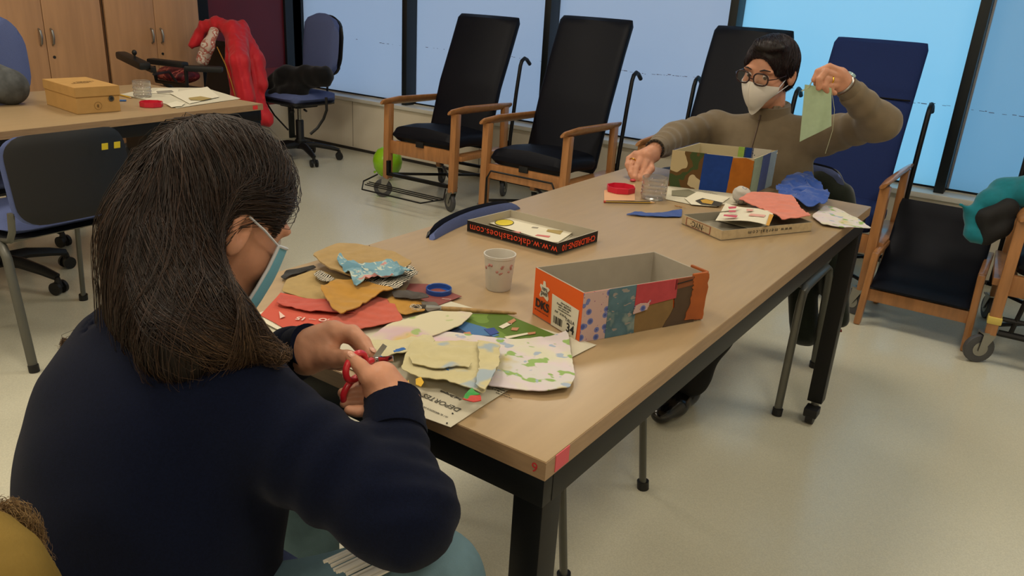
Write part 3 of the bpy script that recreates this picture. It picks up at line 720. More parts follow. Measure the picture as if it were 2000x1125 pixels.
hL = [[J(650, 650, 1.09, .0140), J(688, 652, 1.085, .0125), J(709, 670, 1.065, .0108), J(723, 690, 1.045, .0085)],
      [J(634, 697, 1.075, .0150), J(656, 700, 1.065, .0128), J(678, 700, 1.055, .0112), J(697, 701, 1.045, .0092)],
      [J(650, 652, 1.11, .0125), J(684, 657, 1.12, .0105), J(702, 674, 1.11, .0095), J(710, 692, 1.09, .0085)],
      [J(632, 690, 1.12, .0125), J(656, 702, 1.12, .0105), J(678, 706, 1.11, .0095), J(690, 704, 1.09, .0085)],
      [J(625, 695, 1.12, .012), J(646, 708, 1.12, .0105), J(664, 711, 1.10, .009), J(674, 708, 1.08, .008)]]
HOLLOW = []
def handmesh(name, palm, fin, wr, el, parent, h=.002):
    pp = [p[0] for seg in palm for p in seg]+[p[0] for ch in fin for p in ch]; lo, hi = bounds(pp, .05); el_ = wr+(el-wr)*.35/max(.001, np.linalg.norm(el-wr))*.2
    lo = np.minimum(lo, el_-.03); hi = np.maximum(hi, el_+.03)
    f = lambda P: smin(hand_sdf(P, wr, palm, fin), rcone(P, el_, wr, .028, .0255), .015)+.0004*wob(P, 260, 5)
    return sdf_obj(name, f, lo, hi, h, SKIN, parent)
# body skin: head + neck, then the hands appended to the same mesh
def join(objs, name):
    me = bpy.data.meshes.new(name); bm = bmesh.new()
    for o in objs:
        bm.from_mesh(o.data)
    bm.to_mesh(me); bm.free(); p = objs[0].parent; m = objs[0].data.materials[0]
    for o in objs: bpy.data.objects.remove(o)
    me.materials.append(m); o = link(name, me, m, None, False, True, 0); me.transform(Matrix.Translation(o.location)); o.location = (0, 0, 0); o.parent = p; return o
def bodyA(P):
    d = head_sdf(P, Hc, HA, 0.98); d = smin(d, rcone(P, neck0, neck1+[0, .0, -.02], .052, .056), .03)
    return smin(d, rcone(P, neck1+[0, 0, -.05], mid, .06, .09), .05)
lo, hi = bounds([Hc, mid], .15)
b1 = sdf_obj('head', bodyA, lo, hi, .004, SKIN, A_)
b2 = handmesh('hr', hR_palm, hR, wrR, elR, A_); b3 = handmesh('hl', hL_palm, hL, wrL, elL, A_)
join([b1, b2, b3], 'body')
nails([hR[0], hL[0]], NAIL, A_, [(-.2, -.3, .9), (.6, .1, .8)])
# eyes
def eyes(Hc_, A, sc, parent, look=(0, 1, 0)):
    for s in (-1, 1):
        c = HL((s*.031, .0755, .007), Hc_, A, sc); e = MB().ell(c, (.0115*sc, .0115*sc, .0105*sc)).build('eye', mat('eye white', '#cfc8c0', .2), parent, True)
        d = A @ v3(look); d /= np.linalg.norm(d); q = c+d*.0072*sc
        MB().ell(q, (.0070*sc,)*3, n=2).build('iris', mat('dark iris', '#20130c', .15), e, True)
eyes(Hc, HA, 0.98, A_, (0, 1, -.5))

# ---- hair with real strands
def grad(f, P, h=.002):
    g = np.stack([(f(P+np.eye(3)[i]*h)-f(P-np.eye(3)[i]*h)) for i in range(3)], 1); n = np.linalg.norm(g, axis=1, keepdims=True); return g/np.maximum(n, 1e-9)
def strands(name, roots, f, dirf, nsteps, step, m, parent, r=.0007, depth=(-.002, .004), stopf=None, seed=1, jitter=.12, taper=.25, sides=3, clump=0):
    rg = np.random.default_rng(seed); P = roots.copy(); n = len(P); off = rg.uniform(*depth, n); path = [P.copy()]; alive = np.ones(n, bool); L = rg.uniform(.75, 1, n)*nsteps; wd = rg.normal(size=(n, 3))*jitter; wd2 = rg.normal(size=(n, 3))*jitter; endk = np.full(n, nsteps)
    for k in range(nsteps):
        g = grad(f, P); d = dirf(P)+wd*math.cos(k*.18)+wd2*math.sin(k*.11); d = d-g*(d*g).sum(1, keepdims=True)*.96; d /= np.maximum(np.linalg.norm(d, axis=1, keepdims=True), 1e-6)
        Pn = P+d*step; s = f(Pn); Pn = Pn-g*np.clip(s-off, -.02, .02)[:, None]*.7
        P = Pn; path.append(P.copy())
        if stopf is not None:
            st = stopf(P) & (endk == nsteps); endk[st] = k+1
    endk = np.minimum(endk, L.astype(int)); endk = np.maximum(endk, 3)
    path = np.stack(path, 1); K = 14; idx = (np.linspace(0, 1, K)[None]*endk[:, None]); i0 = np.floor(idx).astype(int); i1 = np.minimum(i0+1, nsteps); fr = (idx-i0)[..., None]
    Q = path[np.arange(n)[:, None], i0]*(1-fr)+path[np.arange(n)[:, None], i1]*fr
    T = np.gradient(Q, axis=1); T /= np.maximum(np.linalg.norm(T, axis=2, keepdims=True), 1e-9); ref = rg.normal(size=(n, 1, 3)); U = np.cross(T, ref); U /= np.linalg.norm(U, axis=2, keepdims=True); Vv = np.cross(T, U)
    rr = (r*rg.uniform(.7, 1.3, n)[:, None]*np.linspace(1, taper, K)[None])[..., None]
    V = np.stack([Q+rr*(U*math.cos(a)+Vv*math.sin(a)) for a in np.arange(sides)*2*math.pi/sides], 2)    # n,K,s,3
    base = (np.arange(n)*K*sides)[:, None, None]; kk = np.arange(K-1)[None, :, None]*sides; ss = np.arange(sides)[None, None]; s2 = (ss+1) % sides
    F = np.stack([base+kk+ss, base+kk+s2, base+kk+sides+s2, base+kk+sides+ss], -1).reshape(-1, 4)
    o = np_mesh(name, V.reshape(-1, 3), F, m, parent, True, True, 0); me = o.data
    # colour attribute: position along the strand and a random number per strand
    at = me.color_attributes.new('strand', 'FLOAT_COLOR', 'POINT'); col = np.ones((n, K, sides, 4), np.float32); col[..., 0] = np.linspace(0, 1, K)[None, :, None]*np.minimum(1, endk/nsteps)[:, None, None]; col[..., 1] = rg.random(n)[:, None, None]; col[..., 2] = np.linspace(0, 1, K)[None, :, None]
    at.data.foreach_set('color', col.reshape(-1)); o['kind'] = 'stuff'; return o
def hair_mat(name, dark, mid_, tip, tip_lo=.6, rough=.45):
    m = bpy.data.materials.new(name); m.use_nodes = True; nt = m.node_tree; b = nt.nodes['Principled BSDF']; b.inputs['Roughness'].default_value = rough; b.inputs['Specular IOR Level'].default_value = .35
    a = nt.nodes.new('ShaderNodeAttribute'); a.attribute_name = 'strand'; sp = nt.nodes.new('ShaderNodeSeparateColor'); nt.links.new(a.outputs[0], sp.inputs[0])
    m1 = nt.nodes.new('ShaderNodeMix'); m1.data_type = 'RGBA'; m1.inputs[6].default_value = (*srgb(dark), 1); m1.inputs[7].default_value = (*srgb(mid_), 1)
    pw = nt.nodes.new('ShaderNodeMath'); pw.operation = 'POWER'; pw.inputs[1].default_value = 2.5; nt.links.new(sp.outputs[1], pw.inputs[0]); nt.links.new(pw.outputs[0], m1.inputs[0])
    m2 = nt.nodes.new('ShaderNodeMix'); m2.data_type = 'RGBA'; nt.links.new(m1.outputs[2], m2.inputs[6]); m2.inputs[7].default_value = (*srgb(tip), 1)
    rp = nt.nodes.new('ShaderNodeMapRange'); rp.inputs[1].default_value = tip_lo; rp.inputs[2].default_value = 1.0; nt.links.new(sp.outputs[2], rp.inputs[0])
    ml = nt.nodes.new('ShaderNodeMath'); ml.operation = 'MULTIPLY'; nt.links.new(rp.outputs[0], ml.inputs[0]); nt.links.new(sp.outputs[1], ml.inputs[1]); nt.links.new(ml.outputs[0], m2.inputs[0])
    nt.links.new(m2.outputs[2], b.inputs['Base Color']); return m
bk = HL((0, -.036, .0)); bk2 = HL((.0, -.048, -.05))
hp = dict(a=at_d(315, 640, .93), b=at_d(360, 672, .87), c=at_d(268, 640, .96), d=at_d(422, 628, .87), e=at_d(545, 690, .89), g=at_d(135, 668, 1.00))
earR = HL((.075, -.03, -.01))
def hairA(P):
    Q = (P-Hc) @ HA; s, f, u = Q.T
    cap = sell(Q, (0, -.010, .036), (.086, .098, .098))
    # face, cheek and ear stay free of hair
    cut = sell(Q, (0, .125, -.05), (.105, .105, .125)); cap = smax(cap, -cut, .02)
    cap = smax(cap, -sell(Q, (-.085, .012, -.05), (.03, .048, .062)), .012)
    d = smin(cap, rcone(P, bk, hp['a'], .062, .048), .05); d = smin(d, rcone(P, bk2, hp['b'], .060, .050), .04)
    d = smin(d, rcone(P, bk2, hp['c'], .048, .028), .05); d = smin(d, rcone(P, HL((.035, -.062, -.04)), hp['d'], .036, .034), .03)
    d = smin(d, rcone(P, hp['d'], hp['e'], .030, .008), .03); d = smin(d, rcone(P, hp['c'], hp['g'], .018, .006), .03)
    return smax(d, -sell(Q, (.104, .026, -.034), (.056, .066, .076)), .01)
lo, hi = bounds([Hc]+list(hp.values()), .13)
hb = sdf_obj('hair', lambda P: hairA(P)+.002*wob(P*[1, 1, .25], 90, 6)+.003, lo, hi, .006, HAIRA, A_)
# roots on the cap
g = RNG.normal(size=(90000, 3)); g /= np.linalg.norm(g, axis=1, keepdims=True); q = g*[.086, .098, .098]+[0, -.010, .036]; P0 = Hc+q @ HA.T
ok = (hairA(P0) < .004) & (q[:, 2] > .0) & ((q[:, 1] < .06) | (q[:, 2] > .07)); P0 = P0[ok]
# denser towards the parting/crown
q = q[ok]; w = np.exp(-((q[:, 0])/.05)**2)*.9+.35; P0 = P0[RNG.random(len(P0)) < w][:13000]
def dirA(P):
    Q = (P-Hc) @ HA; s, f, u = Q.T; g = np.tile([0, 0, -1.0], (len(P), 1))
    out = HA @ np.array([1, 0, 0.]); k = np.clip((u-.02)/.08, 0, 1); g = g+np.tanh(s/.012)[:, None]*out[None]*(k*1.2)[:, None]
    back = -(HA[:, 1]); kb = np.clip((f+.02)/.06, 0, 1)*np.clip((u+.06)/.03, 0, 1)*np.clip(1.2-np.abs(u-.02)/.1, 0, 1); g = g+back[None]*(kb*1.3)[:, None]
    er = np.clip((np.abs(s)-.045)/.02, 0, 1)*np.clip((f+.05)/.02, 0, 1)*np.clip((u+.09)/.02, 0, 1)*np.clip((.075-u)/.02, 0, 1); g = g+back[None]*(er*2.6)[:, None]
    low = np.clip((.93-P[:, 2])/.05, 0, 1)*np.clip((-(s)-.0)/.05, 0, 1); g = g+np.array([-.5, -.25, .2])[None]*low[:, None]
    return g
HMA = hair_mat('brown hair strands', '#1a100c', '#3e2a1e', '#94765a', .60)
strands('hair_strands', P0, hairA, dirA, 46, .0115, HMA, A_, r=.00062, depth=(-.004, .002), stopf=lambda P: (P[:, 2] < .835+.02*wob(P, 60, 3)), seed=4, jitter=.055)
v0 = HL((.035, -.062, -.03)); n2 = 2200; a0 = RNG.normal(size=(n2, 3)); a0 /= np.linalg.norm(a0, axis=1, keepdims=True)
R2 = v0+a0*.036; tE = hp['e']+RNG.normal(size=(n2, 3))*[.03, .025, .012]; tD = hp['d']+a0*.03
def dir2(P):
    k = np.clip((P[:, 2]-hp['d'][2]-.005)/.03, 0, 1)[:, None]; d = (tD-P)*k*1.2+(tE-P)*(1-k); return d/np.maximum(np.linalg.norm(d, axis=1, keepdims=True), 1e-6)+np.array([0, 0, -.25])
strands('hair_strands', R2, hairA, dir2, 30, .0115, HMA, A_, r=.00062, depth=(-.003, .004), stopf=lambda P: (np.linalg.norm(P-tE, axis=1) < .022) | (P[:, 2] < .84), seed=14, jitter=.06)
fly = P0[RNG.random(len(P0)) < .05]
strands('stray_hairs', fly, hairA, dirA, 44, .0115, HMA, A_, r=.0005, depth=(.003, .010), stopf=lambda P: (P[:, 2] < .84), seed=9, jitter=.16)

# surgical mask A
def mask_sheet(name, fn, m, parent, nu=28, nv=18, t=.0012):
    b = bmesh.new(); G = [[b.verts.new(fn(i/nu*2-1, j/nv)) for j in range(nv+1)] for i in range(nu+1)]
    for i in range(nu):
        for j in range(nv): b.faces.new((G[i][j], G[i+1][j], G[i+1][j+1], G[i][j+1]))
    bmesh.ops.recalc_face_normals(b, faces=b.faces); bmesh.ops.solidify(b, geom=b.faces[:], thickness=t)
    x = MB(); x._add(b); return x.build(name, m, parent, True, True, 60)
def maskA(u, v):     # u side -1..1, v 0 top .. 1 bottom
    ang = u*1.12; bul = math.sin(min(1, v*1.05)*math.pi)*.006
    s = math.sin(ang)*(.080-.012*v+.0); f = .004+math.cos(ang)*(.083+.012*(1-abs(u))-.030*v*v+bul)+.012*math.exp(-(u*4)**2)*(1-v)
    z = .008-v*(.160-.040*abs(u)**1.5)-.006*abs(u)+.0022*math.sin(v*6*math.pi)
    if v > .9: f -= .012*(v-.9)/.1
    return HL((s*1.07, f+.012, z), Hc, HA, 0.98)
MBLUE = mat('pale blue nonwoven', '#6fb0c8', .75, spec=.2, bump=.2, bscale=1500)
mk = mask_sheet('face_mask', maskA, MBLUE, A_)
mb = MB(); mb.tube([maskA(1, v/8)+(HA @ v3((.001, 0, 0))) for v in range(9)], .0022, 6); mb.tube([maskA(-1, v/8) for v in range(9)], .0022, 6); mb.tube([maskA(u/10, 0) for u in range(-10, 11)], .002, 6)
mb.build('white_binding', mat('white binding', '#c9ced4', .7), mk, True)
for s in (-1, 1):
    lp = MB(); e1 = HL((s*.083, -.018, .022), sc=0.98); e0 = HL((s*.084, -.036, -.0), sc=0.98); e2 = HL((s*.080, -.02, -.032), sc=0.98)
    lp.tube([maskA(s, 0), (maskA(s, 0)+e1)/2+HA @ v3((s*.006, 0, 0)), e1, e0, e2, (maskA(s, .95)+e2)/2+HA @ v3((s*.006, 0, 0)), maskA(s, .95)], .0016, 6)
    lp.build('ear_loop', mat('white elastic', '#c4c8d0', .7), mk, True)

# scissors held by woman A
SC_ = thing('scissors', 'small scissors with red plastic handles held in the right hand over the cloth', 'scissors', tuple(at_d(730, 702, 1.0)))
REDP = mat('red plastic', '#c02430', .3, coat=.3)
def ring(c, ax, rx, ry, r, n=20):
    c = v3(c); X, Y = ax; return [c+X*math.cos(k*2*math.pi/n)*rx+Y*math.sin(k*2*math.pi/n)*ry for k in range(n)]
piv = at_d(730, 703, 1.0); tip1 = at_d(752, 674, 1.02); tip2 = at_d(768, 700, 0.98)
r1 = at_d(695, 716, .965); r2 = at_d(692, 760, .985)
Rx = (_r*.5+_f*.86); Rx /= np.linalg.norm(Rx)
MB().tube(ring(r1, (Rx, _u*.96+_r*.25), .017, .0175, 0), .0042, 10, closed=True).tube([r1+(piv-r1)*.42, r1+(piv-r1)*.75, piv], [.005, .005, .0045], 8).build('handle', REDP, SC_, True)
MB().tube(ring(r2, (Rx, _u*.9+_r*.4), .017, .019, 0), .0042, 10, closed=True).tube([r2+(piv-r2)*.28, r2+(piv-r2)*.6+_r*.004, piv], [.0048, .005, .0045], 8).build('handle', REDP, SC_, True)
MB().bar(piv, tip1, .007, .0014, .0004, up=tuple(_f)).build('blade', CHROME, SC_, True); MB().bar(piv, tip2, .007, .0014, .0004, up=tuple(_f)).build('blade', CHROME, SC_, True)
MB().cyl(piv-_f*.006, piv+_f*.004, .0042).build('pivot_screw', CHROME, SC_, True)

# ---- woman B behind the far end of the table
YB_ = 2.80; B_ = thing('person', 'woman with short dark hair, glasses and white mask holding up green cloth, taupe zip sweater', 'person', (-.78, 2.82, 0))
HcB = at_y(1502, 142, YB_); FB = np.array([-.20, -.97, -.20]); HB = frame(FB, (.06, 0, 1)); sB = .97
TAUPE = mat('taupe fleece', '#6f624f', .95, spec=.15, noise=.08, nscale=30, bump=.2, bscale=900, sheen=.2)
shRB = at_y(1392, 248, 2.86); shLB = at_y(1618, 262, 2.86)
elRB = at_y(1318, 268, 2.66); wrRB = at_y(1282, 290, 2.47)
elLB = at_y(1722, 240, 2.74); wrLB = at_y(1655, 172, 2.62)
chB = (shRB+shLB)/2; pelB = np.array([-.80, 2.84, .50]); nkB = HcB+np.array([.01, .05, -.148])
def sweaterB(P):
    d = rcone(P, shRB+[.03, 0, -.01], shLB+[-.03, 0, -.01], .065, .065); d = smin(d, sell(P, chB+[0, .0, -.13], (.175, .115, .18)), .05)
    d = smin(d, sell(P, (chB+pelB)/2+[0, 0, -.03], (.175, .125, .20)), .05); d = smin(d, sell(P, pelB+[0, 0, .04], (.19, .14, .13)), .05)
    t = rcone_t(P, shRB, elRB); t2 = rcone_t(P, elRB, wrRB)
    d = smin(d, smin(rcone(P, shRB, elRB, .060, .050)+.003*np.sin(t*22), cuff(P, rcone(P, elRB, wrRB, .050, .036)+.003*np.sin(t2*24+3*wob(P, 9, 2)), elRB, wrRB, .029), .03), .035)
    t = rcone_t(P, shLB, elLB); t2 = rcone_t(P, elLB, wrLB)
    d = smin(d, smin(rcone(P, shLB, elLB, .062, .054)+.003*np.sin(t*20), cuff(P, rcone(P, elLB, wrLB, .054, .036)+.0025*np.sin(t2*20), elLB, wrLB, .029), .03), .035)
    d = smin(d, rcone(P, nkB+[0, .012, -.05], nkB+[0, -.004, .022], .064, .056), .03)
    d = smax(d, -rcone(P, nkB+[0, .004, -.01], nkB+[0, -.01, .08], .045, .05), .004)
    return d+.0045*wob(P, 16, 11)+.0015*wob(P, 45, 12)
cuff_part(elRB, wrRB, .036, .0335, TAUPE, B_, .035); cuff_part(elLB, wrLB, .037, .0335, TAUPE, B_, .035)
lo, hi = bounds([shRB, shLB, elRB, wrRB, elLB, wrLB, pelB], .17); lo[2] = .43; hi[2] = 1.20
sdf_obj('sweater', sweaterB, lo, hi, .0085, TAUPE, B_)
cl0 = nkB+[0, .016, -.045]; cN = 40
MB().tube([nkB+[0, .014, -.050], nkB+[0, .010, -.02], nkB+[0, .006, .012], nkB+[0, .002, .040], nkB+[0, .002, .034]], [.078, .074, .070, .067, .056], 40, sq=1.0, caps=False).build('collar', TAUPE, B_, True)
zp = []
for k in range(9):
    p = nkB+np.array([-.012, -.3, .005-.02*k]); 
    for _ in range(60): p = p+np.array([0, max(0, sweaterB(p[None])[0])*.8, 0])
    zp.append(p)
MB().tube(zp, .0035, 6, sq=.6).tube([zp[0]+[0, -.004, 0], zp[0]+[0, -.010, -.018]], .004, 6).build('zip', mat('bronze zip', '#4a3c30', .4, metal=.6), B_, True)
def bodyB(P):
    d = head_sdf(P, HcB, HB, sB); return smin(d, rcone(P, HcB+HB @ v3((0, -.03, -.05)), nkB+[0, .02, -.08], .048, .055), .03)
lo, hi = bounds([HcB, nkB], .15); b1 = sdf_obj('head', bodyB, lo, hi, .004, SKIN, B_)
def K(px, py, y, r): return (at_y(px, py, y), r)
y = 2.60
gl_palm = [(K(1655, 172, 2.62, .026), K(1640, 148, 2.60, .026)), (K(1655, 165, 2.62, .024), K(1622, 143, 2.59, .022)), (K(1650, 178, 2.62, .022), K(1625, 163, 2.59, .02))]
gl = [[K(1640, 140, 2.59, .013), K(1620, 131, 2.57, .0115), K(1598, 140, 2.55, .010), K(1590, 156, 2.54, .0088)],
      [K(1632, 148, 2.58, .013), K(1612, 141, 2.55, .0115), K(1600, 155, 2.53, .010), K(1599, 172, 2.53, .0088)],
      [K(1632, 158, 2.58, .0125), K(1614, 155, 2.55, .011), K(1610, 168, 2.54, .010), K(1616, 178, 2.55, .009)],
      [K(1636, 166, 2.59, .012), K(1622, 168, 2.56, .0105), K(1622, 178, 2.56, .009), K(1630, 182, 2.57, .008)],
      [K(1640, 170, 2.60, .014), K(1612, 168, 2.61, .012), K(1600, 165, 2.58, .010), K(1594, 163, 2.555, .0088)]]
gr_palm = [(K(1275, 296, 2.46, .025), K(1262, 304, 2.42, .024)), (K(1278, 300, 2.46, .024), K(1245, 305, 2.41, .018)), (K(1275, 305, 2.45, .022), K(1262, 318, 2.41, .018))]
gr = [[K(1262, 318, 2.40, .0125), K(1256, 335, 2.38, .011), K(1250, 348, 2.36, .0095), K(1243, 352, 2.355, .0085)],
      [K(1250, 312, 2.40, .0125), K(1242, 330, 2.37, .011), K(1240, 346, 2.35, .0095), K(1241, 357, 2.35, .0085)],
      [K(1243, 306, 2.41, .012), K(1232, 322, 2.38, .0105), K(1232, 338, 2.36, .0092), K(1236, 348, 2.355, .008)],
      [K(1241, 300, 2.42, .011), K(1228, 310, 2.40, .0095), K(1225, 322, 2.38, .0085), K(1229, 333, 2.37, .0075)],
      [K(1268, 312, 2.43, .014), K(1272, 330, 2.40, .012), K(1262, 344, 2.37, .010), K(1252, 354, 2.36, .0088)]]
b2 = handmesh('hr', gl_palm, gl, wrLB, elLB, B_, .0028); b3 = handmesh('hl', gr_palm, gr, wrRB, elRB, B_, .0028)
join([b1, b2, b3], 'body'); eyes(HcB, HB, sB, B_, (-.25, 1, -.15))
GOLD = mat('gold', '#d8a83a', .2, metal=1)
for ch, i in ((gl[2], 0), (gr[2], 0)):
    a, b = v3(ch[0][0]), v3(ch[1][0]); ax = (b-a)/np.linalg.norm(b-a); X = np.cross(ax, [0, 0, 1]); X /= np.linalg.norm(X); Y = np.cross(ax, X)
    MB().tube(ring(a+(b-a)*.55, (X, Y), .0128, .0128, 0), .0022, 6, closed=True).build('ring', GOLD, B_, True)
# wristwatch / bracelets
for w, e, nm, m_, rr in ((wrLB, elLB, 'wristwatch', STEEL, .0305), (wrRB, elRB, 'beaded_bracelet', mat('dark beads', '#1c1614', .25), .0295)):
    ax = (w-e)/np.linalg.norm(w-e); X = np.cross(ax, [0, 0, 1]); X /= np.linalg.norm(X); Y = np.cross(ax, X); c = w+ax*.018
    if nm == 'wristwatch':
        wt = MB().tube(ring(c, (X, Y), rr, rr, 0), .0035, 8, closed=True).build(nm, m_, B_, True)
        nn = -Y if (-Y)[2] > 0 else Y; MB().cyl(c+nn*rr, c+nn*(rr+.008), .014).build('watch_face', mat('watch glass', '#9fc0c8', .1), wt, True)
    else:
        x = MB()
        for p in ring(c, (X, Y), rr, rr, 0, 18): x.ell(p, (.0052,)*3, n=1)
        x.build(nm, m_, B_, True)
# hair B: short
def hairB(P):
    Q = ((P-HcB) @ HB)/sB; s, f, u = Q.T; d = sell(Q, (0, -.016, .034), (.086, .106, .094))
    d = smin(d, sell(Q, (0, -.05, -.03), (.068, .062, .06)), .03); d = smin(d, sell(Q, (-.02, .050, .108), (.055, .04, .020)), .03)
    d = smax(d, -sell(Q, (0, .13, -.008), (.092, .088, .100)), .01)
    for k in (-1, 1):
        d = smax(d, -sell(Q, (k*.09, .02, -.055), (.035, .055, .055)), .008)
        d = smin(d, rcone(Q, (k*.070, .030, .04), (k*.072, .018, .0), .010, .006), .008)
    return d*sB
HMB = hair_mat('near black hair strands', '#130a0c', '#2c1418', '#3a1c20', .7, .42); HBASE = mat('near black hair base', '#0e0709', .6)
lo, hi = bounds([HcB], .16); sdf_obj('hair', lambda P: hairB(P)+.0025*wob(P, 120, 4), lo, hi, .004, HBASE, B_)
g = RNG.normal(size=(30000, 3)); g /= np.linalg.norm(g, axis=1, keepdims=True); q = g*[.086, .106, .094]+[0, -.016, .034]; P1 = HcB+(q @ HB.T)*sB
ok = (hairB(P1) < .006) & (q[:, 2] > -.03); P1 = P1[ok][:6500]
def dirB(P):
    Q = (P-HcB) @ HB; s, f, u = Q.T; g = np.tile([0, 0, -.7], (len(P), 1)); g = g+(HB @ v3((-.7, .9, 0)))[None]*np.clip((u-.03)/.05, 0, 1)[:, None]; return g-(HB[:, 1])[None]*(np.clip(.05-u, 0, .05)/.05)[:, None]*.6
strands('hair_strands', P1, hairB, dirB, 9, .0075, HMB, B_, r=.0010, depth=(-.001, .004), seed=6, jitter=.2, stopf=lambda P: (((P-HcB) @ HB)[:, 1] > .045*sB) & (((P-HcB) @ HB)[:, 2] < .088*sB))
for s in (-1, 1):
    MB().tube([HL((s*.016, .094, .030), HcB, HB, sB), HL((s*.032, .096, .036), HcB, HB, sB), HL((s*.050, .082, .031), HcB, HB, sB)], [.002, .003, .0015], 6, sq=.8).build('eyebrow', HBASE, B_, True)
# mask B (cup shaped, centre seam)
def maskB(u, v):
    a = abs(u); s = u*.068*(1-.40*v**3)*(1-.05*v); f = .110+.024*(1-a)**.8*math.sin(min(1, v*1.0+.15)*math.pi)**.6-.055*a**1.7-.020*v**2*(1-a)
    z = -.012+.010*(1-a)*(1-v)-v*(.118-.062*a**1.6)-.014*a*(1-v)
    return HL((s*1.08, f-.004, z), HcB, HB, sB)
mkB = mask_sheet('face_mask', maskB, mat('white mask fabric', '#dedad2', .8, spec=.2), B_)
MB().tube([maskB(0, v/14)-(HB[:, 1]*-.001) for v in range(15)], .0016, 6).build('centre_seam', MATS['white mask fabric'], mkB, True)
for s in (-1, 1):
    lp = MB()
    for v, z in ((.02, .01), (.72, -.03)): lp.tube([maskB(s, v), HL((s*.078, -.01, z), HcB, HB, sB), HL((s*.082, -.028, z*.6), HcB, HB, sB)], .0016, 6)
    lp.build('ear_loop', MATS['white elastic'], mkB, True)
# glasses
GLM = mat('dark tortoise frame', '#2a1216', .25, spec=.6); gg = thing('glasses', None, None); gg.parent = B_
for k in list(gg.keys()): del gg[k]
fr = MB(); ln = MB()
for s in (-1, 1):
    c = (s*.034, .117, .008); pts = []
    for k in range(24):
        a = k*2*math.pi/24; rx = .026*abs(math.cos(a))**.75*math.copysign(1, math.cos(a)); rz = .0205*abs(math.sin(a))**.8*math.copysign(1, math.sin(a)); pts.append(HL((c[0]+rx, c[1]-.10*abs(rx*s+.0)*0-.18*max(0, s*rx), c[2]+rz), HcB, HB, sB))
    fr.tube(pts, .0028, 8, closed=True); fr.tube([HL((s*.060, .114, .010), HcB, HB, sB), HL((s*.077, .09, .011), HcB, HB, sB), HL((s*.082, -.012, .008), HcB, HB, sB), HL((s*.080, -.03, -.008), HcB, HB, sB)], .0018, 6)
    ln.prism([p for p in pts], tuple(HB[:, 1]*.001))
fr.tube([HL((-.009, .119, .006), HcB, HB, sB), HL((0, .123, .009), HcB, HB, sB), HL((.009, .119, .006), HcB, HB, sB)], .0021, 6)
fr.build('frame', GLM, gg, True); ln.build('lens', mat('clear lens', '#ffffff', .02, trans=1, spec=.4), gg, True)
# trousers + shoes B
TRB = mat('black trousers', '#0e0e11', .7, spec=.25)
kR, kL = np.array([-.90, 2.40, .56]), np.array([-.66, 2.42, .56]); fR, fL = np.array([-.80, 2.36, .10]), np.array([-.98, 2.50, .10])
def trB(P):
    d = smin(rcone(P, pelB+[-.09, 0, 0], pelB+[.09, 0, 0], .11, .11), rcone(P, pelB+[-.09, 0, 0], kL+[-.24, 0, 0], .095, .065), .04); d = smin(d, rcone(P, pelB+[.09, 0, 0], kL, .095, .065), .04)
    d = smin(d, rcone(P, kL, fR, .064, .062)+.006*np.sin(rcone_t(P, kL, fR)*18), .03); d = smin(d, rcone(P, kL+[-.24, 0, 0], fL, .062, .055), .03); return d+.003*wob(P, 25, 3)
lo, hi = bounds([pelB, kL, kL+[-.24, 0, 0], fR, fL], .13); lo[2] = .05; sdf_obj('trousers', trB, lo, hi, .012, TRB, B_)
SHB = mat('black polished shoe', '#0b0b0d', .18, spec=.6)
for c, n in ((np.array([-.81, 2.30, 0]), 1), (np.array([-.99, 2.42, 0]), 0)):
    lo, hi = bounds([c], .17); lo[2] = -.002; hi[2] = .14
    def shoe(P, c=c):
        Q = P-c; d = rcone(Q*[1, 1, 1.15], (0, .09, .05), (0, -.02, .045), .045, .042); d = smin(d, rcone(Q*[1, 1, 1.3], (0, -.02, .045), (-.01, -.10, .038), .042, .034), .03); d = smin(d, rcone(Q, (0, .07, .05), (0, .08, .12), .045, .05), .03); return smax(d, .002-P[:, 2], .003)
    sdf_obj('shoe', shoe, lo, hi, .006, SHB, B_)

# ---- person at the far left: only the grey sleeve reaches into view
P_ = thing('person', 'person in a mottled grey sweater at the left edge, forearm on the table', 'person', (-4.02, 1.36, 0))
GRY = mat('mottled grey knit', '#4e5152', .95, noise=.35, nscale=25, bump=.3, bscale=600)
sh3 = np.array([-3.98, 1.50, .93]); el3 = np.array([-3.60, 1.60, .82]); wr3 = np.array([-3.62, 1.34, .79]); c3 = np.array([-4.02, 1.32, .70])
def sw3(P):
    d = sell(P, c3, (.14, .19, .28)); d = smin(d, rcone(P, sh3, sh3-[0, .34, 0], .075, .075), .06); d = smin(d, smin(rcone(P, sh3, el3, .07, .07), rcone(P, el3, wr3, .058, .04), .03), .04)
    d = smin(d, smin(rcone(P, sh3-[0, .34, 0], el3-[0, .55, 0], .065, .055), rcone(P, el3-[0, .55, 0], wr3-[0, .12, 0], .05, .04), .03), .04); return d+.004*wob(P, 18, 2)
lo, hi = bounds([sh3, el3-[0, .55, 0], wr3, c3], .2); lo[2] = .45; sdf_obj('sweater', sw3, lo, hi, .012, GRY, P_)
H3 = sh3+[-.0, -.17, .22]; HF3 = frame((1, -.1, -.25), (0, 0, 1)); lo, hi = bounds([H3, H3-[0, 0, .12]], .15)
def b3f(P):
    d = smin(head_sdf(P, H3, HF3), rcone(P, H3-[0.02, 0, .05], H3-[.03, 0, .2], .05, .055), .03)
    for a in (0, -.12): d = np.minimum(d, smin(rcone(P, wr3+[0, a, 0], wr3+[.03, a-.06, -.012], .024, .02), rcone(P, wr3+[.03, a-.06, -.012], wr3+[.05, a-.11, -.02], .016, .008), .01))
    return d
lo = np.minimum(lo, wr3-[.05, .3, .08]); hi = np.maximum(hi, wr3+.1); sdf_obj('body', b3f, lo, hi, .006, SKIN, P_)
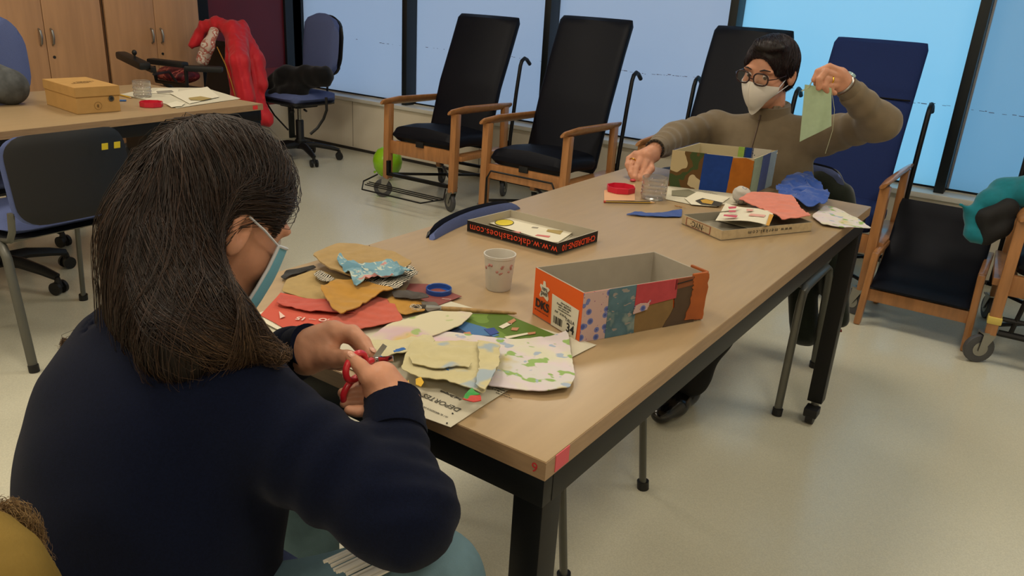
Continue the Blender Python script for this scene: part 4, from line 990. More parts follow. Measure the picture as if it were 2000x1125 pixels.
def h3f(P):
    Q = (P-H3) @ HF3; d = sell(Q, (0, -.02, .035), (.09, .108, .1)); d = smin(d, sell(Q, (0, -.06, -.05), (.07, .06, .08)), .03); return smax(d, -sell(Q, (0, .125, -.04), (.1, .09, .11)), .01)+.002*wob(P, 80, 3)
lo, hi = bounds([H3], .16); sdf_obj('hair', h3f, lo, hi, .006, mat('grey brown hair', '#4a3d33', .6), P_)

# ------------------------------------------------------------------ coats and the power wheelchair
def cloth_sdf(name, f, pts, pad, h, m, parent=None, **k):
    lo, hi = bounds(pts, pad); return sdf_obj(name, f, lo, hi, h, m, parent, **k)
def rc(P, a, b, ra, rb, fl=1.0, ax=None):
    return rcone(P, a, b, ra, rb)
# dark green coat over the back of the chair of woman B
GC = mat('dark green wool', '#141a12', .95, spec=.1, noise=.25, nscale=200, sheen=.3)
gc = [at_y(1560, 365, 3.0), at_y(1608, 362, 3.0), at_y(1640, 385, 2.98), at_y(1655, 410, 2.96), at_y(1632, 560, 3.0), at_y(1640, 625, 2.98), at_y(1572, 650, 3.0)]
def gcoat(P):
    d = suni([rcone(P, gc[0], gc[1], .05, .055), rcone(P, gc[1], gc[2], .055, .045), rcone(P, gc[2], gc[3], .045, .035), rcone(P, gc[1]+[0, .01, 0], gc[4], .06, .05), rcone(P, gc[4], gc[5], .05, .035), rcone(P, gc[0]+[0, .01, -.05], gc[6], .05, .055)], .03)
    return d+.006*wob(P*[1, 1, .35], 45, 3)
o = cloth_sdf('coat', gcoat, gc, .08, .009, GC); tag(o, 'dark green wool coat hung on the chair behind the woman with glasses', 'coat')
o2 = MB().tube([gc[5]+[.02, -.03, -.028], gc[5]+[-.01, -.035, -.036], gc[5]+[-.03, -.01, -.036]], .006, 6).build('red_hem', mat('dark red lining', '#6d1f18', .8), o, True)
# black coat heaped on the corner office chair
BC = mat('black padded cloth', '#08080a', .8, spec=.15, sheen=.15)
bc = [at_y(525, 165, 4.0), at_y(560, 150, 4.02), at_y(600, 150, 4.05), at_y(632, 150, 4.08), at_y(585, 175, 4.0), at_y(540, 185, 3.95)]
def bcoat(P):
    d = suni([rcone(P, bc[0], bc[1], .05, .085), rcone(P, bc[1], bc[2], .08, .075), rcone(P, bc[2], bc[3], .075, .075), rcone(P, bc[4], bc[5], .07, .06)], .03); return d+.010*wob(P, 38, 5)
o = cloth_sdf('coat', bcoat, bc, .12, .01, BC); tag(o, 'crumpled black coat lying on the seat of the corner office chair', 'coat')
MB().tube([at_y(637, 190, 4.05), at_y(638, 215, 4.05), at_y(632, 232, 4.05), at_y(620, 250, 4.0), at_y(606, 262, 3.95)], .010, 6, sq=.4).tube([at_y(520, 200, 3.95), at_y(536, 225, 3.95), at_y(563, 254, 3.9)], .006, 6, sq=.4).build('strap', BLKP, o, True)
# power wheelchair behind the left table
wc = thing('power_wheelchair', 'black power wheelchair with joystick armrest behind the left table', 'wheelchair', (-4.95, 3.35, 0))
MB().box((-5.14, 2.95, .14), (-4.66, 3.65, .40), .04).build('base', BLKP, wc, True)
for x in (-5.19, -4.62):
    MB().lathe([(0, -.03), (.15, -.035), (.17, -.02), (.17, .02), (.15, .035), (0, .03)], (x, 3.55, .17), 28, Matrix.Rotation(math.pi/2, 4, 'Y')).build('drive_wheel', RUB, wc, True)
    MB().lathe([(0, -.02), (.08, -.022), (.095, -.01), (.095, .01), (.08, .022), (0, .02)], (x, 3.02, .095), 20, Matrix.Rotation(math.pi/2, 4, 'Y')).build('front_wheel', RUB, wc, True)
MB()._add(rounded_pad(.46, .46, .09, .08, bulge=.01)).rot(Matrix.Translation((-4.90, 3.22, .48))).build('seat', BLKP, wc, True)
MB()._add(curved_pad([(0, .5), (.06, .75), (.10, .98)], .42, .07)).rot(Matrix.Translation((-5.02, 3.66, -.13))).build('backrest', BLKP, wc, True)
for x0, px0 in ((0, 0),):
    a, b = at_z(293, 119, .79), at_z(362, 127, .79)
    MB().bar(a, b, .06, .035, .012).build('armrest', BLKP, wc, True)
    a2 = a+[.46, .02, -.01]; MB().bar(at_z(360, 133, .77), at_z(435, 136, .77), .06, .035, .012).build('armrest', BLKP, wc, True)
    MB().tube([a+[0, .02, -.03], a+[.0, .03, -.12], b+[0, 0, -.12], b+[0, 0, -.03]], .012, 8).tube([a+[0, .06, -.12], a+[.02, .3, -.3]], .014, 8).build('arm_frame', BLK, wc, True)
    j = at_z(264, 118, .80)
    jb = MB().bar(at_z(284, 130, .78), at_z(236, 107, .81), .07, .045, .016).bar(at_z(300, 137, .76), at_z(280, 128, .77), .03, .03).build('joystick_box', BLKP, wc, True)
    MB().tube([j, j+[0, 0, .035]], .006, 8).ell(j+np.array([0, 0, .045]), (.014, .014, .016)).build('joystick', BLKP, jb, True)
MB().tube([at_z(300, 145, .74), at_z(330, 140, .73), at_z(345, 160, .66)], .008, 6).build('cable', BLKP, wc, True)
BUR = ramp_mat('burgundy patterned cloth', [(0, '#3a1018'), (.45, '#5c1c24'), (.55, '#8e4a40'), (.62, '#4a1418')], scale=18, rough=.5)
o = cloth_sdf('cushion', lambda P: sell(P, at_z(348, 146, .66), (.16, .13, .055))+.008*wob(P, 30, 2), [at_z(348, 146, .66)], .19, .012, BUR); tag(o, 'burgundy patterned cushion on the wheelchair seat', 'cushion')
# red jacket thrown over its back
RJ = mat('red padded jacket', '#c4202c', .6, spec=.3, sheen=.15, noise=.1, nscale=8)
R_ = lambda px, py, y: at_y(px, py, y)
rj = dict(a=R_(385, 78, 3.62), b=R_(400, 52, 3.66), c=R_(425, 46, 3.70), d=R_(455, 60, 3.72), e=R_(470, 58, 3.80), f=R_(497, 120, 3.80), g=R_(510, 165, 3.78), h=R_(455, 120, 3.66), i=R_(470, 190, 3.66), j=R_(505, 225, 3.72), k=R_(488, 170, 3.74), l=R_(520, 232, 3.75), n=R_(480, 225, 3.66), q=R_(375, 88, 3.58), x=R_(468, 120, 3.60), y=R_(480, 190, 3.60))
def rjk(P):
    D = rj; d = suni([rcone(P, D['q'], D['a'], .025, .035), rcone(P, D['a'], D['b'], .035, .04), rcone(P, D['b'], D['c'], .04, .045), rcone(P, D['c'], D['d'], .045, .06), rcone(P, D['d'], D['e'], .06, .055), rcone(P, D['e'], D['f'], .06, .065),
        rcone(P, D['f'], D['g'], .065, .05), rcone(P, D['d'], D['h'], .05, .05), rcone(P, D['h'], D['i'], .05, .06), rcone(P, D['i'], D['n'], .06, .05), rcone(P, D['f'], D['k'], .06, .075), rcone(P, D['k'], D['j'], .075, .07), rcone(P, D['j'], D['l'], .07, .055), rcone(P, D['k'], D['i'], .06, .06), rcone(P, D['d'], D['x'], .05, .065), rcone(P, D['x'], D['y'], .065, .065), rcone(P, D['e'], D['x'], .05, .06)], .03)
    return d+.010*wob(P*[1, 1, .3], 60, 7)+.005*wob(P*[1, 1, .5], 110, 8)
o = cloth_sdf('jacket', rjk, list(rj.values()), .10, .009, RJ); tag(o, 'bright red padded jacket draped over the back of the wheelchair', 'jacket')
MB().tube([R_(424, 92, 3.58), R_(440, 125, 3.56), R_(452, 160, 3.56), R_(463, 200, 3.56)], .004, 6).build('zip', mat('yellow zip', '#b88a3a', .4, metal=.4), o, True)
SCF = ramp_mat('white and red scarf cloth', [(0, '#c9b8ac'), (.48, '#b06a60'), (.56, '#d8cec4'), (.66, '#a04848')], scale=22, rough=.8, detail=3)
sf = [R_(418, 62, 3.62), R_(406, 90, 3.56), R_(396, 118, 3.54)]
o = cloth_sdf('scarf', lambda P: smin(rcone(P, sf[0], sf[1], .03, .045), rcone(P, sf[1], sf[2], .045, .04), .02)+.007*wob(P*[1, 1, .3], 70, 2), sf, .07, .006, SCF); tag(o, 'white and red patterned scarf hanging inside the red jacket collar', 'scarf')
# teal jacket over the arm of the right-most armchair
TJ = mat('teal fleece', '#12707e', .85, spec=.2, noise=.08, nscale=60, sheen=.25); TL = mat('black lining', '#0a0a0d', .8)
Tm = lambda px, py, y: at_y(px, py, y)
tj = dict(a=Tm(2010, 375, 3.66), b=Tm(1965, 375, 3.68), c=Tm(1930, 396, 3.62), d=Tm(1905, 420, 3.58), e=Tm(1882, 408, 3.55), f=Tm(1900, 455, 3.55), g=Tm(1920, 468, 3.55), h=Tm(2060, 385, 3.75), i=Tm(1875, 400, 3.55))
def tjk(P):
    D = tj; d = suni([rcone(P, D['h'], D['a'], .06, .062), rcone(P, D['a'], D['b'], .062, .058), rcone(P, D['b'], D['c'], .058, .05), rcone(P, D['c'], D['d'], .05, .035), rcone(P, D['d'], D['i'], .03, .010), rcone(P, D['d'], D['f'], .035, .028), rcone(P, D['f'], D['g'], .028, .02)], .025)
    return d+.007*wob(P, 40, 9)+.007*np.abs(wob(P*[1, .6, 1.2], 55, 19))
o = cloth_sdf('jacket', tjk, list(tj.values()), .09, .008, TJ); tag(o, 'teal fleece jacket with black lining hung over the right-most armchair arm', 'jacket')
tl = [Tm(1925, 425, 3.56), Tm(1965, 410, 3.60), Tm(1925, 462, 3.56), Tm(1955, 445, 3.58)]
cloth_sdf('lining', lambda P: suni([rcone(P, tl[0], tl[1], .035, .04), rcone(P, tl[0], tl[2], .035, .03), rcone(P, tl[1], tl[3], .04, .035), rcone(P, tl[2], tl[3], .03, .035)], .02)+.004*wob(P, 45, 4), tl, .06, .008, TL, o)
# suede jacket with fur trim behind woman A
SUE = mat('tan suede', '#7d6630', .85, spec=.15, noise=.2, nscale=12, bump=.3, bscale=300); FUR = mat('tan fur', '#7a5c36', .95)
sj = [at_d(-70, 1090, .62), at_d(10, 1105, .62), at_d(60, 1150, .63), at_d(-40, 1180, .60), at_d(-20, 1050, .63)]
def suede(P): return suni([rcone(P, sj[0], sj[1], .03, .022), rcone(P, sj[1], sj[2], .022, .020), rcone(P, sj[0], sj[3], .04, .05), rcone(P, sj[4], sj[0], .012, .03)], .02)+.004*wob(P, 50, 2)
o = cloth_sdf('suede_jacket', suede, sj, .10, .006, SUE); tag(o, 'tan suede jacket with fur trim hung on the near chair back, bottom left corner', 'jacket')
fp = [at_d(-14, 1018, .66), at_d(10, 1022, .66), at_d(28, 1040, .66), at_d(36, 1068, .66), at_d(62, 1112, .66)]
ff = lambda P: suni([rcone(P, a, b, .008, .008) for a, b in zip(fp, fp[1:])], .01)
cloth_sdf('fur_trim', ff, fp, .03, .004, mat('dark fur base', '#3a2a1c', .95), o)
g = RNG.normal(size=(3500, 3)); tt = RNG.integers(0, 4, 3500); u_ = RNG.random(3500)[:, None]; a = np.array(fp)[tt]; b = np.array(fp)[tt+1]; g /= np.linalg.norm(g, axis=1, keepdims=True); fr0 = a+(b-a)*u_+g*.008
strands('fur', fr0, ff, lambda P: g+np.array([0, 0, .3]), 5, .004, hair_mat('fur strands', '#5a4226', '#8a6c40', '#b09060', .4, .6), o, r=.00035, depth=(.0, .012), seed=2, jitter=.4)

# ------------------------------------------------------------------ things on the long table
def quadlerp(q, u, v): a, b, c, d = [v3(p) for p in q]; return (a*(1-u)+b*u)*(1-v)+(d*(1-u)+c*u)*v
def open_box(name, label, cat, c4, h, t, m_out, m_in, flare=0, side_m=None, z=TZ):
    """c4: four bottom corners (x,y), anticlockwise from above; sides are parts named side"""
    c4 = [v3((p[0], p[1], 0)) for p in c4]; cen = sum(c4)/4; th = thing(name, label, cat, (cen[0], cen[1], z))
    inn = [p+(cen-p)/np.linalg.norm(cen-p)*t*1.6 for p in c4]
    MB().prism([(*p[:2], z) for p in c4], (0, 0, t)).build('bottom', m_in, th, True, False)
    sides = []
    for i in range(4):
        j = (i+1) % 4; a, b, ia, ib = c4[i], c4[j], inn[i], inn[j]; fl = flare
        A, B, IA, IB = [p+(p-cen)/np.linalg.norm(p-cen)*fl for p in (a, b, ia, ib)]
        V = [(*p[:2], z+zz) for p, zz in ((a, 0), (b, 0), (ib, t), (ia, t), (A, h), (B, h), (IB, h), (IA, h))]
        me = bpy.data.meshes.new('side'); me.from_pydata(V, [], [(0, 1, 5, 4), (2, 3, 7, 6), (4, 5, 6, 7), (1, 2, 6, 5), (3, 0, 4, 7), (1, 0, 3, 2)]); me.update()
        mo = side_m.get(i, m_out) if side_m else m_out; me.materials.append(mo); me.materials.append(m_in); me.polygons[1].material_index = 1; me.polygons[2].material_index = 1
        sides.append(link('side', me, None, th, True, False))
    return th, c4, sides
def on_side(c4, i, u, v, h, z=TZ, off=.0012):
    a, b = c4[i], c4[(i+1) % 4]; n = np.cross(b-a, [0, 0, 1]); n /= np.linalg.norm(n); p = a+(b-a)*u+n*off; p[2] = z+v*h; return p, (b-a)/np.linalg.norm(b-a), n
def patch(c4, i, uv, h, m, parent, name='fabric_patch', off=.0006, t=.0012, jag=0, z=TZ, seg=10):
    """uv polygon on side i -> thin raised piece with torn edge"""
    P = []; rr = random.Random(len(uv)*7+i)
    for k in range(len(uv)):
        (u0, v0), (u1, v1) = uv[k], uv[(k+1) % len(uv)]; n = seg if jag else 1
        for q in range(n):
            f = q/n; ju = (rr.random()-.5)*jag if q else 0; P.append(on_side(c4, i, u0+(u1-u0)*f+ju, v0+(v1-v0)*f+ju*.5, h, z, off)[0])
    n = on_side(c4, i, 0, 0, h)[2]; return MB().prism(P, tuple(n*t)).build(name, m, parent, True, False)
def fabric(n, col, **k): return mat(n, col, .9, spec=.15, noise=k.pop('noise', .08), nscale=k.pop('nscale', 60), bump=.25, bscale=1400, sheen=.2, **k)

# orange shoebox with patches
c_near, c_left, c_right = v3(at_z(1131, 669, TZ)), v3(at_z(1040, 613, TZ)), v3(at_z(1368, 624, TZ)); c_back = c_left+c_right-c_near
ORG = mat('orange printed card', '#d85a1c', .5, spec=.35); GRI = mat('grey card inside', '#a29a8c', .85, spec=.15, noise=.04, nscale=30)
h1 = .092
C4 = [c_left, c_near, c_right, c_back]
ob, C4, sd = open_box('shoebox', 'open orange shoebox partly covered with fabric patches, nearest box on the table', 'box', [c[:2] for c in C4], h1, .0022, ORG, GRI, 0)
FLO = ramp_mat('lilac floral print', [(0, '#4a5690'), (.22, '#6a72a6'), (.34, '#b79c98'), (1, '#b79c98')], 'voronoi', 55, constant=True); overlay(FLO, '#7a3a78', 'voronoi', 120, .13, .10)
BLF = ramp_mat('blue leaf print', [(0, '#3f5a68'), (.45, '#54707c'), (.58, '#48646f'), (.66, '#7c8a86')], scale=20, detail=3, constant=False); overlay(BLF, '#8a8480', 'noise', 45, .63, .645, (1, 1, 2.5))
REDF = fabric('rose red cloth', '#a83a40'); TANF = fabric('tan cloth', '#7a6038'); BRNF = fabric('dark brown cloth', '#4a3826'); RUST = fabric('rust suede cloth', '#9a4e18', noise=.2, nscale=20)
patch(C4, 1, [(0, 0), (.20, 0), (.20, 1.0), (0, .99)], h1, FLO, ob)
patch(C4, 1, [(.19, .0), (.42, .0), (.40, 1.01), (.19, 1.0)], h1, BLF, ob, off=.0014, jag=.004)
patch(C4, 1, [(.40, .0), (.75, .0), (.72, .60), (.40, .60)], h1, TANF, ob, off=.0006, jag=.004)
patch(C4, 1, [(.40, .52), (.74, .60), (.74, 1.0), (.40, 1.01)], h1, REDF, ob, off=.0022)
patch(C4, 1, [(.66, .0), (.93, .0), (.93, .86), (.72, .80), (.74, .4)], h1, BRNF, ob, off=.0016, jag=.006)
patch(C4, 1, [(.72, .78), (.93, .84), (.93, 1.01), (.72, 1.0)], h1, fabric('brown rust cloth', '#7a4424'), ob, off=.0022)
patch(C4, 1, [(.84, .08), (1.002, .03), (1.002, 1.02), (.87, 1.02), (.875, .6)], h1, RUST, ob, off=.0032, jag=.02)
patch(C4, 1, [(.73, .90), (.86, .94), (.86, .955), (.73, .915)], h1, mat('black thread', '#151210', .9), ob, 'dark_stitch', off=.0045)
patch(C4, 1, [(.39, .42), (.50, .47), (.52, .66), (.50, .60), (.44, .62), (.40, .58)], h1, FLO, ob, 'torn_scrap', off=.004, jag=.012, t=.0016)
# folded rim of the rust cloth
a = on_side(C4, 1, .87, 1.02, h1)[0]; b = on_side(C4, 1, 1.0, 1.02, h1)[0]
MB().bar(a, b, .006, .006, .002).bar(on_side(C4, 2, 0, 1.02, h1)[0], on_side(C4, 2, .30, 1.02, h1)[0], .006, .006, .002).build('folded_rim', RUST, ob, True)
patch(C4, 2, [(0, 0), (.3, .05), (.3, 1.0), (0, 1.0)], h1, RUST, ob, off=.001)
lab = patch(C4, 0, [(.42, .02), (.93, .02), (.95, .62), (.40, .66)], h1, WHITEP, ob, 'label', off=.0006, t=.0005)
p, xd, n = on_side(C4, 0, .815, .16, h1, off=.0016); lettering('34', .023, p, xd, (0, 0, 1), INK, ob, bold=.0004)
p, xd, n = on_side(C4, 0, .80, .31, h1, off=.0016); lettering('TALLA', .009, p, xd, (0, 0, 1), INK, ob)
for k, (tx, sz, u, v) in enumerate((('dakota shoes s.l.', .0045, .70, .585), ('Modelo:  BEECHIN', .0052, .66, .53), ('color marino piel', .0045, .66, .48), ('www.dakotashoes.com', .004, .68, .43), ('PVP   37,90 €', .0058, .60, .35))):
    p, xd, n = on_side(C4, 0, u, v, h1, off=.0016); lettering(tx, sz, p, xd, (0, 0, 1), INK, ob)
bar = MB(); rr = random.Random(3)
for k in range(26):
    if rr.random() < .75: P = [on_side(C4, 0, .47+.0075*k+q, vv, h1, off=.0014)[0] for q, vv in ((0, .10), (rr.choice((.003, .005)), .10), (rr.choice((.003, .005)), .25), (0, .25))]; bar.prism(P, tuple(n*.0003))
bar.build('barcode', INK, ob, True, False)
p, xd, n = on_side(C4, 0, .21, .30, h1, off=.0016); lettering('DKS', .0225, p, xd, (0, 0, 1), INK, ob, bold=.0007)
p, xd, n = on_side(C4, 0, .21, .155, h1, off=.0016); lettering('BE YOURSELF & GO WALK', .0036, p, xd, (0, 0, 1), INK, ob)
hide = [(.15, .46), (.22, .50), (.31, .44), (.33, .50), (.30, .62), (.34, .70), (.30, .73), (.26, .72), (.24, .82), (.20, .82), (.19, .72), (.14, .73), (.13, .69), (.17, .62), (.13, .50)]
patch(C4, 0, hide, h1, WHITEP, ob, 'hide_emblem', off=.0006, t=.0005)
p, xd, n = on_side(C4, 0, .235, .66, h1, off=.0016); lettering('100%', .008, p, xd, (0, 0, 1), INK, ob)
p, xd, n = on_side(C4, 0, .235, .58, h1, off=.0016); lettering('piel', .014, p, xd, (0, 0, 1), INK, ob)

# black printed lid holding paper
ln, ll, lr = v3(at_z(1087, 499, TZ)), v3(at_z(912, 452, TZ)), v3(at_z(1166, 473, TZ)); lb = ll+lr-ln
BKC = mat('black printed card', '#1a1512', .5, spec=.3); INSD = mat('pale card inside', '#a9a190', .85, spec=.15)
hl = .029
lid, L4, _s = open_box('box_lid', 'black shoebox lid with orange web address holding sheets of paper', 'lid', [ll[:2], ln[:2], lr[:2], lb[:2]], hl, .002, BKC, INSD)
ORI = mat('orange red ink', '#d8431e', .6)
p, xd, n = on_side(L4, 0, .52, .46, hl, off=.0008); lettering('w.w.w.dakotashoes.com', .0245, p, -xd, (0, 0, -1), ORI, lid, spacing=1.06)
bpy.data.objects[lid.children[-1].name].name = 'lettering'
p, xd, n = on_side(L4, 1, .52, .5, hl, off=.0008); lettering('CHILDRENS-10', .020, p, -xd, (0, 0, -1), ORI, lid, bold=.0004)
PCOL = mat('pink print', '#c06a66', .8); PYEL = mat('yellow print', '#c9b52c', .8); PTAN = mat('tan print', '#9a8650', .8); PGRY = mat('grey print', '#8a8478', .8); PRED = mat('rose print', '#b84a5e', .8)
def paper(name, label, poly, z, curl=None, m=None, group=None, cat='paper', t=.0006, step=.02):
    o = sheet(name, poly, m or WHITEP, curl, z, t, step); return tag(o, label, cat, group)
def print_on(o, polypx, z, m, name='print', zf=None): return sheet(name, pz(polypx, z), m, zf, z, .0004, .02, None) if False else _po(o, polypx, z, m, name)
def _po(o, polypx, z, m, name):
    P = [at_z(px, py, z) for px, py in polypx]; return MB().prism([tuple(p) for p in P], (0, 0, .0004)).build(name, m, o, True, False)
z = TZ+.006
pp = paper('paper_sheet', 'top white paper sheet with a yellow oval in the black lid', pz([(945, 434), (988, 424), (1124, 452), (1090, 475), (1075, 474)], z), z, lambda x, y: .002)
_po(pp, [(985+19*math.cos(a), 435+6.5*math.sin(a)) for a in np.linspace(0, 6.283, 20)[:-1]], z+.003, INK, 'oval_outline'); _po(pp, [(985+17.5*math.cos(a), 434.8+5.6*math.sin(a)) for a in np.linspace(0, 6.283, 20)[:-1]], z+.0035, PYEL, 'oval')
for q, mm in (([(1050, 458), (1075, 461), (1072, 464), (1045, 460)], PCOL), ([(1070, 448), (1100, 451), (1094, 458), (1067, 452)], PTAN), ([(996, 452), (1018, 453), (1012, 457), (1000, 455)], PCOL), ([(1040, 443), (1052, 444), (1050, 446), (1038, 445)], PGRY)): _po(pp, q, z+.003, mm, 'print')
paper('paper_sheet', 'second white sheet peeping out under the yellow oval sheet in the black lid', pz([(1000, 432), (1055, 436), (1120, 457), (1088, 484), (1070, 478)], TZ+.003), TZ+.0028)

# paint water cup
cc = v3(at_z(973, 563, TZ)); cup = thing('plastic_cup', 'translucent white plastic cup with dried paint and cloudy water', 'cup', (cc[0], cc[1], TZ))
CUPM = mat('translucent plastic', '#d9d4c8', .3, trans=.3, spec=.4); WAT = mat('cloudy paint water', '#8f8a92', .15, spec=.4)
MB().lathe([(0, 0), (.0235, 0), (.0255, .004), (.031, .068), (.0325, .069), (.0325, .074), (.030, .074), (.0285, .067), (.0235, .006), (0, .004)], cc, 40).build('cup_body', CUPM, cup, True)
MB().lathe([(0, .0045), (.0232, .0045), (.0258, .036), (0, .036)], cc, 36).build('paint_water', WAT, cup, True)
MB().lathe([(.0284, .044), (.0289, .050), (.0292, .050), (.0287, .044)], cc, 36).build('paint_ring', mat('dried paint ring', '#6d6350', .8), cup, True)
rr = random.Random(5); pk = MB()
for k in range(14):
    a = rr.uniform(-1.2, .9)-.9; zz = rr.uniform(.040, .058); R0 = .0243+(zz-.004)*.086; pk.ell((cc[0]+R0*math.cos(a), cc[1]+R0*math.sin(a), TZ+zz), (.0035, .0035, rr.uniform(.002, .005)), n=1)
pk.build('paint_spots', mat('pink dried paint', '#a8766c', .8), cup, True)['kind'] = 'stuff'
# blue cap
bc_ = v3(at_z(857, 572, TZ+.002)); BCAP = mat('blue plastic cap', '#1d4c9a', .35)
o = MB().lathe([(0, .012), (.0225, .012), (.0245, .012), (.0248, .001), (.0252, 0), (.0240, 0), (.0232, .0), (.0228, .010), (0, .0102)][::-1], (bc_[0], bc_[1], TZ), 36).lathe([(.0248, 0.0), (.0252, .0), (.0252, .013), (.0235, .0145), (.0225, .0135), (.0225, .004), (0, .004), (0, 0)], (bc_[0], bc_[1], TZ), 36)
o = MB().lathe([(0, 0), (.0245, 0), (.0252, .001), (.0252, .0125), (.0240, .0138), (.0228, .0125), (.0226, .004), (.018, .0032), (0, .0032)], (bc_[0], bc_[1], TZ), 40).build('bottle_cap', BCAP); tag(o, 'blue plastic bottle cap lying open side up beside the blue floral cloth', 'bottle cap')
# paint brush
a, b = v3(at_z(862, 603, TZ+.010)), v3(at_z(1009, 612, TZ+.006)); ax = (b-a)/np.linalg.norm(b-a)
br = thing('paint_brush', 'paint-stained wooden paint brush lying over the newspaper photo', 'brush', tuple(a))
MB().tube([a, a+ax*.02, a+ax*.06, b-ax*.03, b-ax*.004, b], [.0045, .0052, .0047, .0035, .0028, .0012], 12).build('handle', mat('stained brush wood', '#9a7a48', .5, noise=.3, nscale=80), br, True)
MB().tube([a-ax*.028, a-ax*.02, a+ax*.003], [.0062, .0062, .005], 12, sq=.7).build('ferrule', STEEL, br, True); MB().tube([a-ax*.058, a-ax*.045, a-ax*.028], [.002, .006, .0062], 12, sq=.6).build('bristles', mat('grey bristles', '#3a342e', .9), br, True)

# ---- newspapers and cloths, lowest first
SH = []
CZ = {}
def cloth(name, label, px, z, m, amp=.004, sc=14, seed=1, base=0, t=.0012, step=.008, jag=.0015, cat='cloth', fold=None, group=None, zp=None):
    q = px
    for _ in range(1): q = [tuple((1-w)*a_+w*b_ for a_, b_ in zip(q[i], q[(i+1) % len(q)])) for i in range(len(q)) for w in (.08, .92)]
    amp = amp*1.35
    nf = nz(amp, sc, seed, base)
    f = (lambda x, y: nf(x, y)+fold(x, y)) if fold else nf
    o = sheet(name, pz(q, zp or z), m, f, z, t, step, jag=jag); CZ[o.name] = (z+t, f); return tag(o, label, cat, group)
NEWS = mat('newsprint', '#c3bda9', .85, spec=.15, noise=.03, nscale=40)
n1 = paper('newspaper', 'newspaper page with sports heading hanging over the near table edge', pz([(505, 640), (640, 600), (830, 575), (1165, 675), (990, 765), (880, 836), (745, 788), (690, 725)], TZ), TZ+.0002, nz(.0015, 9, 3), NEWS, step=.03)
p = v3(at_z(893, 782, TZ+.002)); xd = v3(at_z(835, 778, TZ))-v3(at_z(882, 798, TZ)); yd = v3(at_z(860, 800, TZ))-v3(at_z(866, 770, TZ))
INKG = mat('grey newspaper ink', '#4a4840', .8)
pd = v3(at_z(862, 786, TZ+.0025)); lettering('DEPORTES', .0145, pd, xd, yd, INKG, n1); lettering('Real Zaragoza', .007, v3(at_z(880, 772, TZ+.0025)), xd, yd, INKG, n1, bold=.0002)
lettering('10 /  EL PERIODICO DE ARAGON', .0045, v3(at_z(840, 800, TZ+.0025)), xd, yd, INKG, n1)
for k in range(5): lettering(['la temporada que viene', 'del equipo en casa y', 'el entrenador quiere', 'partido de liga en la', 'una victoria clave'][k], .0042, v3(at_z(960+6*k, 745+7*k, TZ+.0025)), xd, yd, INKG, n1)
for q in ((872, 825), (883, 806)): _po(n1, [(q[0]+dx, q[1]+dy) for dx, dy in ((0, 0), (3, 1), (2, 3), (-1, 2))], TZ+.0025, INK, 'mark')
# football photograph on the page
GRASS = ramp_mat('printed pitch', [(0, '#56702c'), (.5, '#6a863c'), (.7, '#5c7832')], scale=6, rough=.7)
ph = paper('newspaper_photo', 'printed newspaper page with a football photo on green grass', pz([(862, 650), (905, 614), (990, 616), (1090, 658), (1040, 668), (960, 666)], TZ+.002), TZ+.0035, None, GRASS, cat='newspaper')
_po(ph, [(868, 648), (900, 626), (948, 640), (975, 655), (945, 664), (900, 660)], TZ+.0043, mat('printed sky blue', '#3c6a9a', .7), 'print'); _po(ph, [(862, 651), (888, 636), (912, 650), (900, 660)], TZ+.0048, mat('printed dark blue', '#20304f', .7), 'print')
SKP = mat('printed skin', '#b07a58', .7)
for q, mm in (([(945, 643), (965, 640), (975, 650), (958, 655)], mat('printed kit blue', '#243f86', .7)), ([(974, 638), (990, 630), (1000, 633), (982, 642)], WHITEP), ([(990, 630), (1004, 622), (1008, 626), (997, 634)], SKP), ([(985, 658), (1030, 650), (1032, 653), (990, 662)], WHITEP), ([(1030, 650), (1046, 648), (1046, 652), (1032, 654)], SKP), ([(1000, 640), (1014, 640), (1010, 646), (998, 645)], SKP), ([(905, 650), (918, 648), (922, 656), (908, 658)], SKP), ([(930, 655), (960, 656), (972, 662), (935, 663)], mat('printed navy', '#1a2340', .7))): _po(ph, q, TZ+.0052, mm, 'print')
# coral leaflet
CORP = mat('coral printed paper', '#c05646', .75, spec=.2)
lf = paper('leaflet', 'coral red leaflet with white print beside the face mask', pz([(508, 618), (548, 574), (630, 590), (740, 590), (700, 640), (640, 650), (600, 645), (560, 646)], TZ+.004), TZ+.005, nz(.002, 20, 4), CORP)
PW = mat('pale print', '#d8b8ac', .7); xd2 = v3(at_z(585, 618, TZ))-v3(at_z(640, 624, TZ)); yd2 = v3(at_z(600, 630, TZ))-v3(at_z(604, 615, TZ))
lettering('15', .018, v3(at_z(588, 622, TZ+.0085)), xd2, yd2, PW, lf, bold=.0006); lettering('GO', .018, v3(at_z(638, 625, TZ+.0085)), xd2, yd2, PW, lf, bold=.0006); lettering('mayo', .006, v3(at_z(610, 624, TZ+.0085)), xd2, yd2, PW, lf)
_po(lf, [(545, 608), (557, 618), (547, 622)], TZ+.0085, PW, 'print')
cloth('cloth_scrap', 'coral cloth strip folded on the coral leaflet', [(540, 598), (548, 580), (640, 590), (700, 605), (690, 618), (600, 612)], TZ+.008, fabric('coral cotton', '#b84f42'), .006, 22, 8)
# white crumpled paper below the leaflet
paper('paper_sheet', 'white paper strip under the coral leaflet at the table edge', pz([(490, 622), (515, 612), (600, 646), (655, 660), (600, 665), (540, 648)], TZ), TZ+.003, nz(.003, 25, 9), WHITEP)
# burgundy card
bk_ = paper('leaflet', 'burgundy printed leaflet lying under the blue bottle cap', pz([(800, 555), (835, 556), (902, 580), (845, 602), (780, 590)], TZ+.002), TZ+.003, None, mat('burgundy print', '#7a3a34', .7)); lettering('INICIO', .006, v3(at_z(872, 584, TZ+.0045)), xd2, yd2, PW, bk_)
